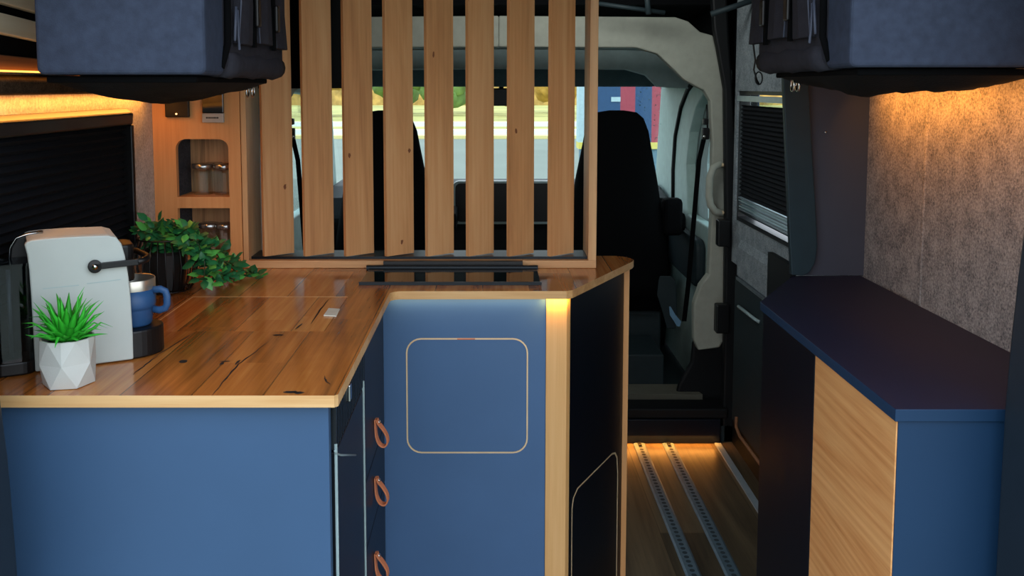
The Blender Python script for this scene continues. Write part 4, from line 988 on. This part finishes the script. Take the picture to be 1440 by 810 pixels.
# ================================================================== OUTSIDE
GZ = -0.65
def strip(y0, y1, name, m, dz=0.0):
    o = MB().add([(-90, y0, GZ + dz), (90, y0, GZ + dz), (90, y1, GZ + dz), (-90, y1, GZ + dz)], [(0, 1, 2, 3)]).build(name, m); o['kind'] = 'structure'; return o
strip(-60, 35.5, 'road', M['asphalt'])
struct(box(-90, 35.5, GZ, 90, 36.5, GZ + 0.12).build('kerb', M['kerb']))
strip(36.5, 41, 'pavement', M['paving'], 0.1)
strip(41, 44, 'lawn_verge', M['lawn'], 0.12)
strip(44, 50, 'path', M['paving'], 0.1)
strip(50, 160, 'lawn', M['lawn'], 0.12)
rnd = random.Random(3)
for k, x in enumerate((-10.5, -7.0, -3.6, -0.9, 1.6, 4.6, 8.0, 12.0, -14.5)):
    y = 60 + (k % 2) * 7 + rnd.uniform(-1, 1); green = k in (2, 8, 1)
    t = thing('autumn_tree', 'small tree beyond the road seen through windscreen behind the slats', 'tree', (x, y, GZ + 0.12), 'trees beyond the road')
    MB().tube([(x, y, GZ + 0.121), (x + 0.1, y, GZ + 1.2), (x - 0.1, y, GZ + 3.2)], [0.16, 0.12, 0.08], 8).build('trunk', M['bark'], t)
    cr = MB()
    for j in range(9):
        a = rnd.uniform(0, 2 * PI); rr = rnd.uniform(0.2, 1.5)
        cr.ico((x + rr * math.cos(a), y + rr * math.sin(a), GZ + 2.0 + rnd.uniform(-0.6, 2.2)), rnd.uniform(0.7, 1.2), 2, amp=0.5, freq=1.4)
    cr.build('crown', M['fol2'] if green else M['fol1'], t)
struct(MB().box(-90, 95, GZ, 90, 97, GZ + 2.8).build('hedge_background', M['fol1']))
# striped trailer parked ahead on the right
tr = thing('striped_trailer', 'trailer with blue, red and white stripes parked beyond the windscreen', 'trailer', (2.1, 10.3, GZ))
xs = [0.95, 1.12, 1.40, 1.56, 1.74, 1.90, 2.15, 2.4, 2.9]; cs = ['cwhite', 'cblue', 'cred', 'cblue', 'cred', 'cblue', 'cred', 'cblue']
for i in range(8):
    box(xs[i], 10.0, 0.75, xs[i + 1], 10.25, 2.6).build('striped_panel', M[cs[i]], tr)
box(0.95, 9.97, 0.68, 2.9, 10.24, 0.75).build('yellow_rail', M['cyellow'], tr)
box(0.98, 10.0, 0.1, 2.9, 10.24, 0.68).build('lower_panel', M['cgrey'], tr)
box(1.30, 9.99, 1.19, 1.40, 10.0, 1.24).build('sign_plate', M['cwhite'], tr)
for x in (1.3, 2.5):
    MB().cyl((x, 10.02, GZ + 0.381), (x, 10.22, GZ + 0.381), 0.38, 24).build('wheel', M['rubber'], tr)

# ================================================================== LIGHT
w = bpy.data.worlds.new('sky'); SC.world = w; w.use_nodes = True
nt = w.node_tree; nt.nodes.clear()
bo = nt.nodes.new('ShaderNodeBackground'); wo = nt.nodes.new('ShaderNodeOutputWorld')
tc = nt.nodes.new('ShaderNodeTexCoord'); sx = nt.nodes.new('ShaderNodeSeparateXYZ'); rp = nt.nodes.new('ShaderNodeValToRGB')
nt.links.new(tc.outputs['Generated'], sx.inputs[0]); nt.links.new(sx.outputs['Z'], rp.inputs[0])
rp.color_ramp.elements[0].color = (0.90, 0.95, 1.0, 1); rp.color_ramp.elements[1].color = (0.68, 0.83, 1.0, 1)
nt.links.new(rp.outputs[0], bo.inputs[0]); bo.inputs[1].default_value = 2.4
nt.links.new(bo.outputs[0], wo.inputs[0])
def area(name, loc, rot, sx_, sy_, e, c):
    l = bpy.data.lights.new(name, 'AREA'); l.shape = 'RECTANGLE'; l.size = sx_; l.size_y = sy_; l.energy = e; l.color = c
    o = bpy.data.objects.new(name, l); COL.objects.link(o); o.location = loc; o.rotation_euler = rot; return o
WARM = (1.0, 0.36, 0.055)
area('left_led', (LW + 0.022, 1.72, 1.332), (0, R(12), 0), 0.014, 0.98, 0.95, WARM)
area('right_led', (RW - 0.085, 1.68, 1.350), (0, R(-52), 0), 0.014, 0.85, 1.5, WARM).data.spread = R(150)
area('counter_led', (-0.03, 2.018, 0.8805), (R(14), 0, 0), 0.40, 0.008, 0.10, (1.0, 0.72, 0.38))
area('post_led', (0.150, 2.018, 0.8805), (R(14), 0, 0), 0.06, 0.008, 0.12, (1.0, 0.5, 0.05))
area('step_led', (0.45, 3.392, 0.035), (R(-12), 0, 0), 0.8, 0.008, 1.3, WARM)
area('ceiling_spots', (0.25, 2.75, 1.80), (R(62), 0, 0), 0.5, 0.2, 4.0, (0.95, 1.0, 0.98))  # added fill that brightens the cab arch and pillars, no fitting behind it
SC.view_settings.view_transform = 'Standard'
SC.view_settings.look = 'None'
SC.view_settings.exposure = 0.25
SC.cycles.use_denoising = True
SC.cycles.max_bounces = 8
SC.cycles.transparent_max_bounces = 16
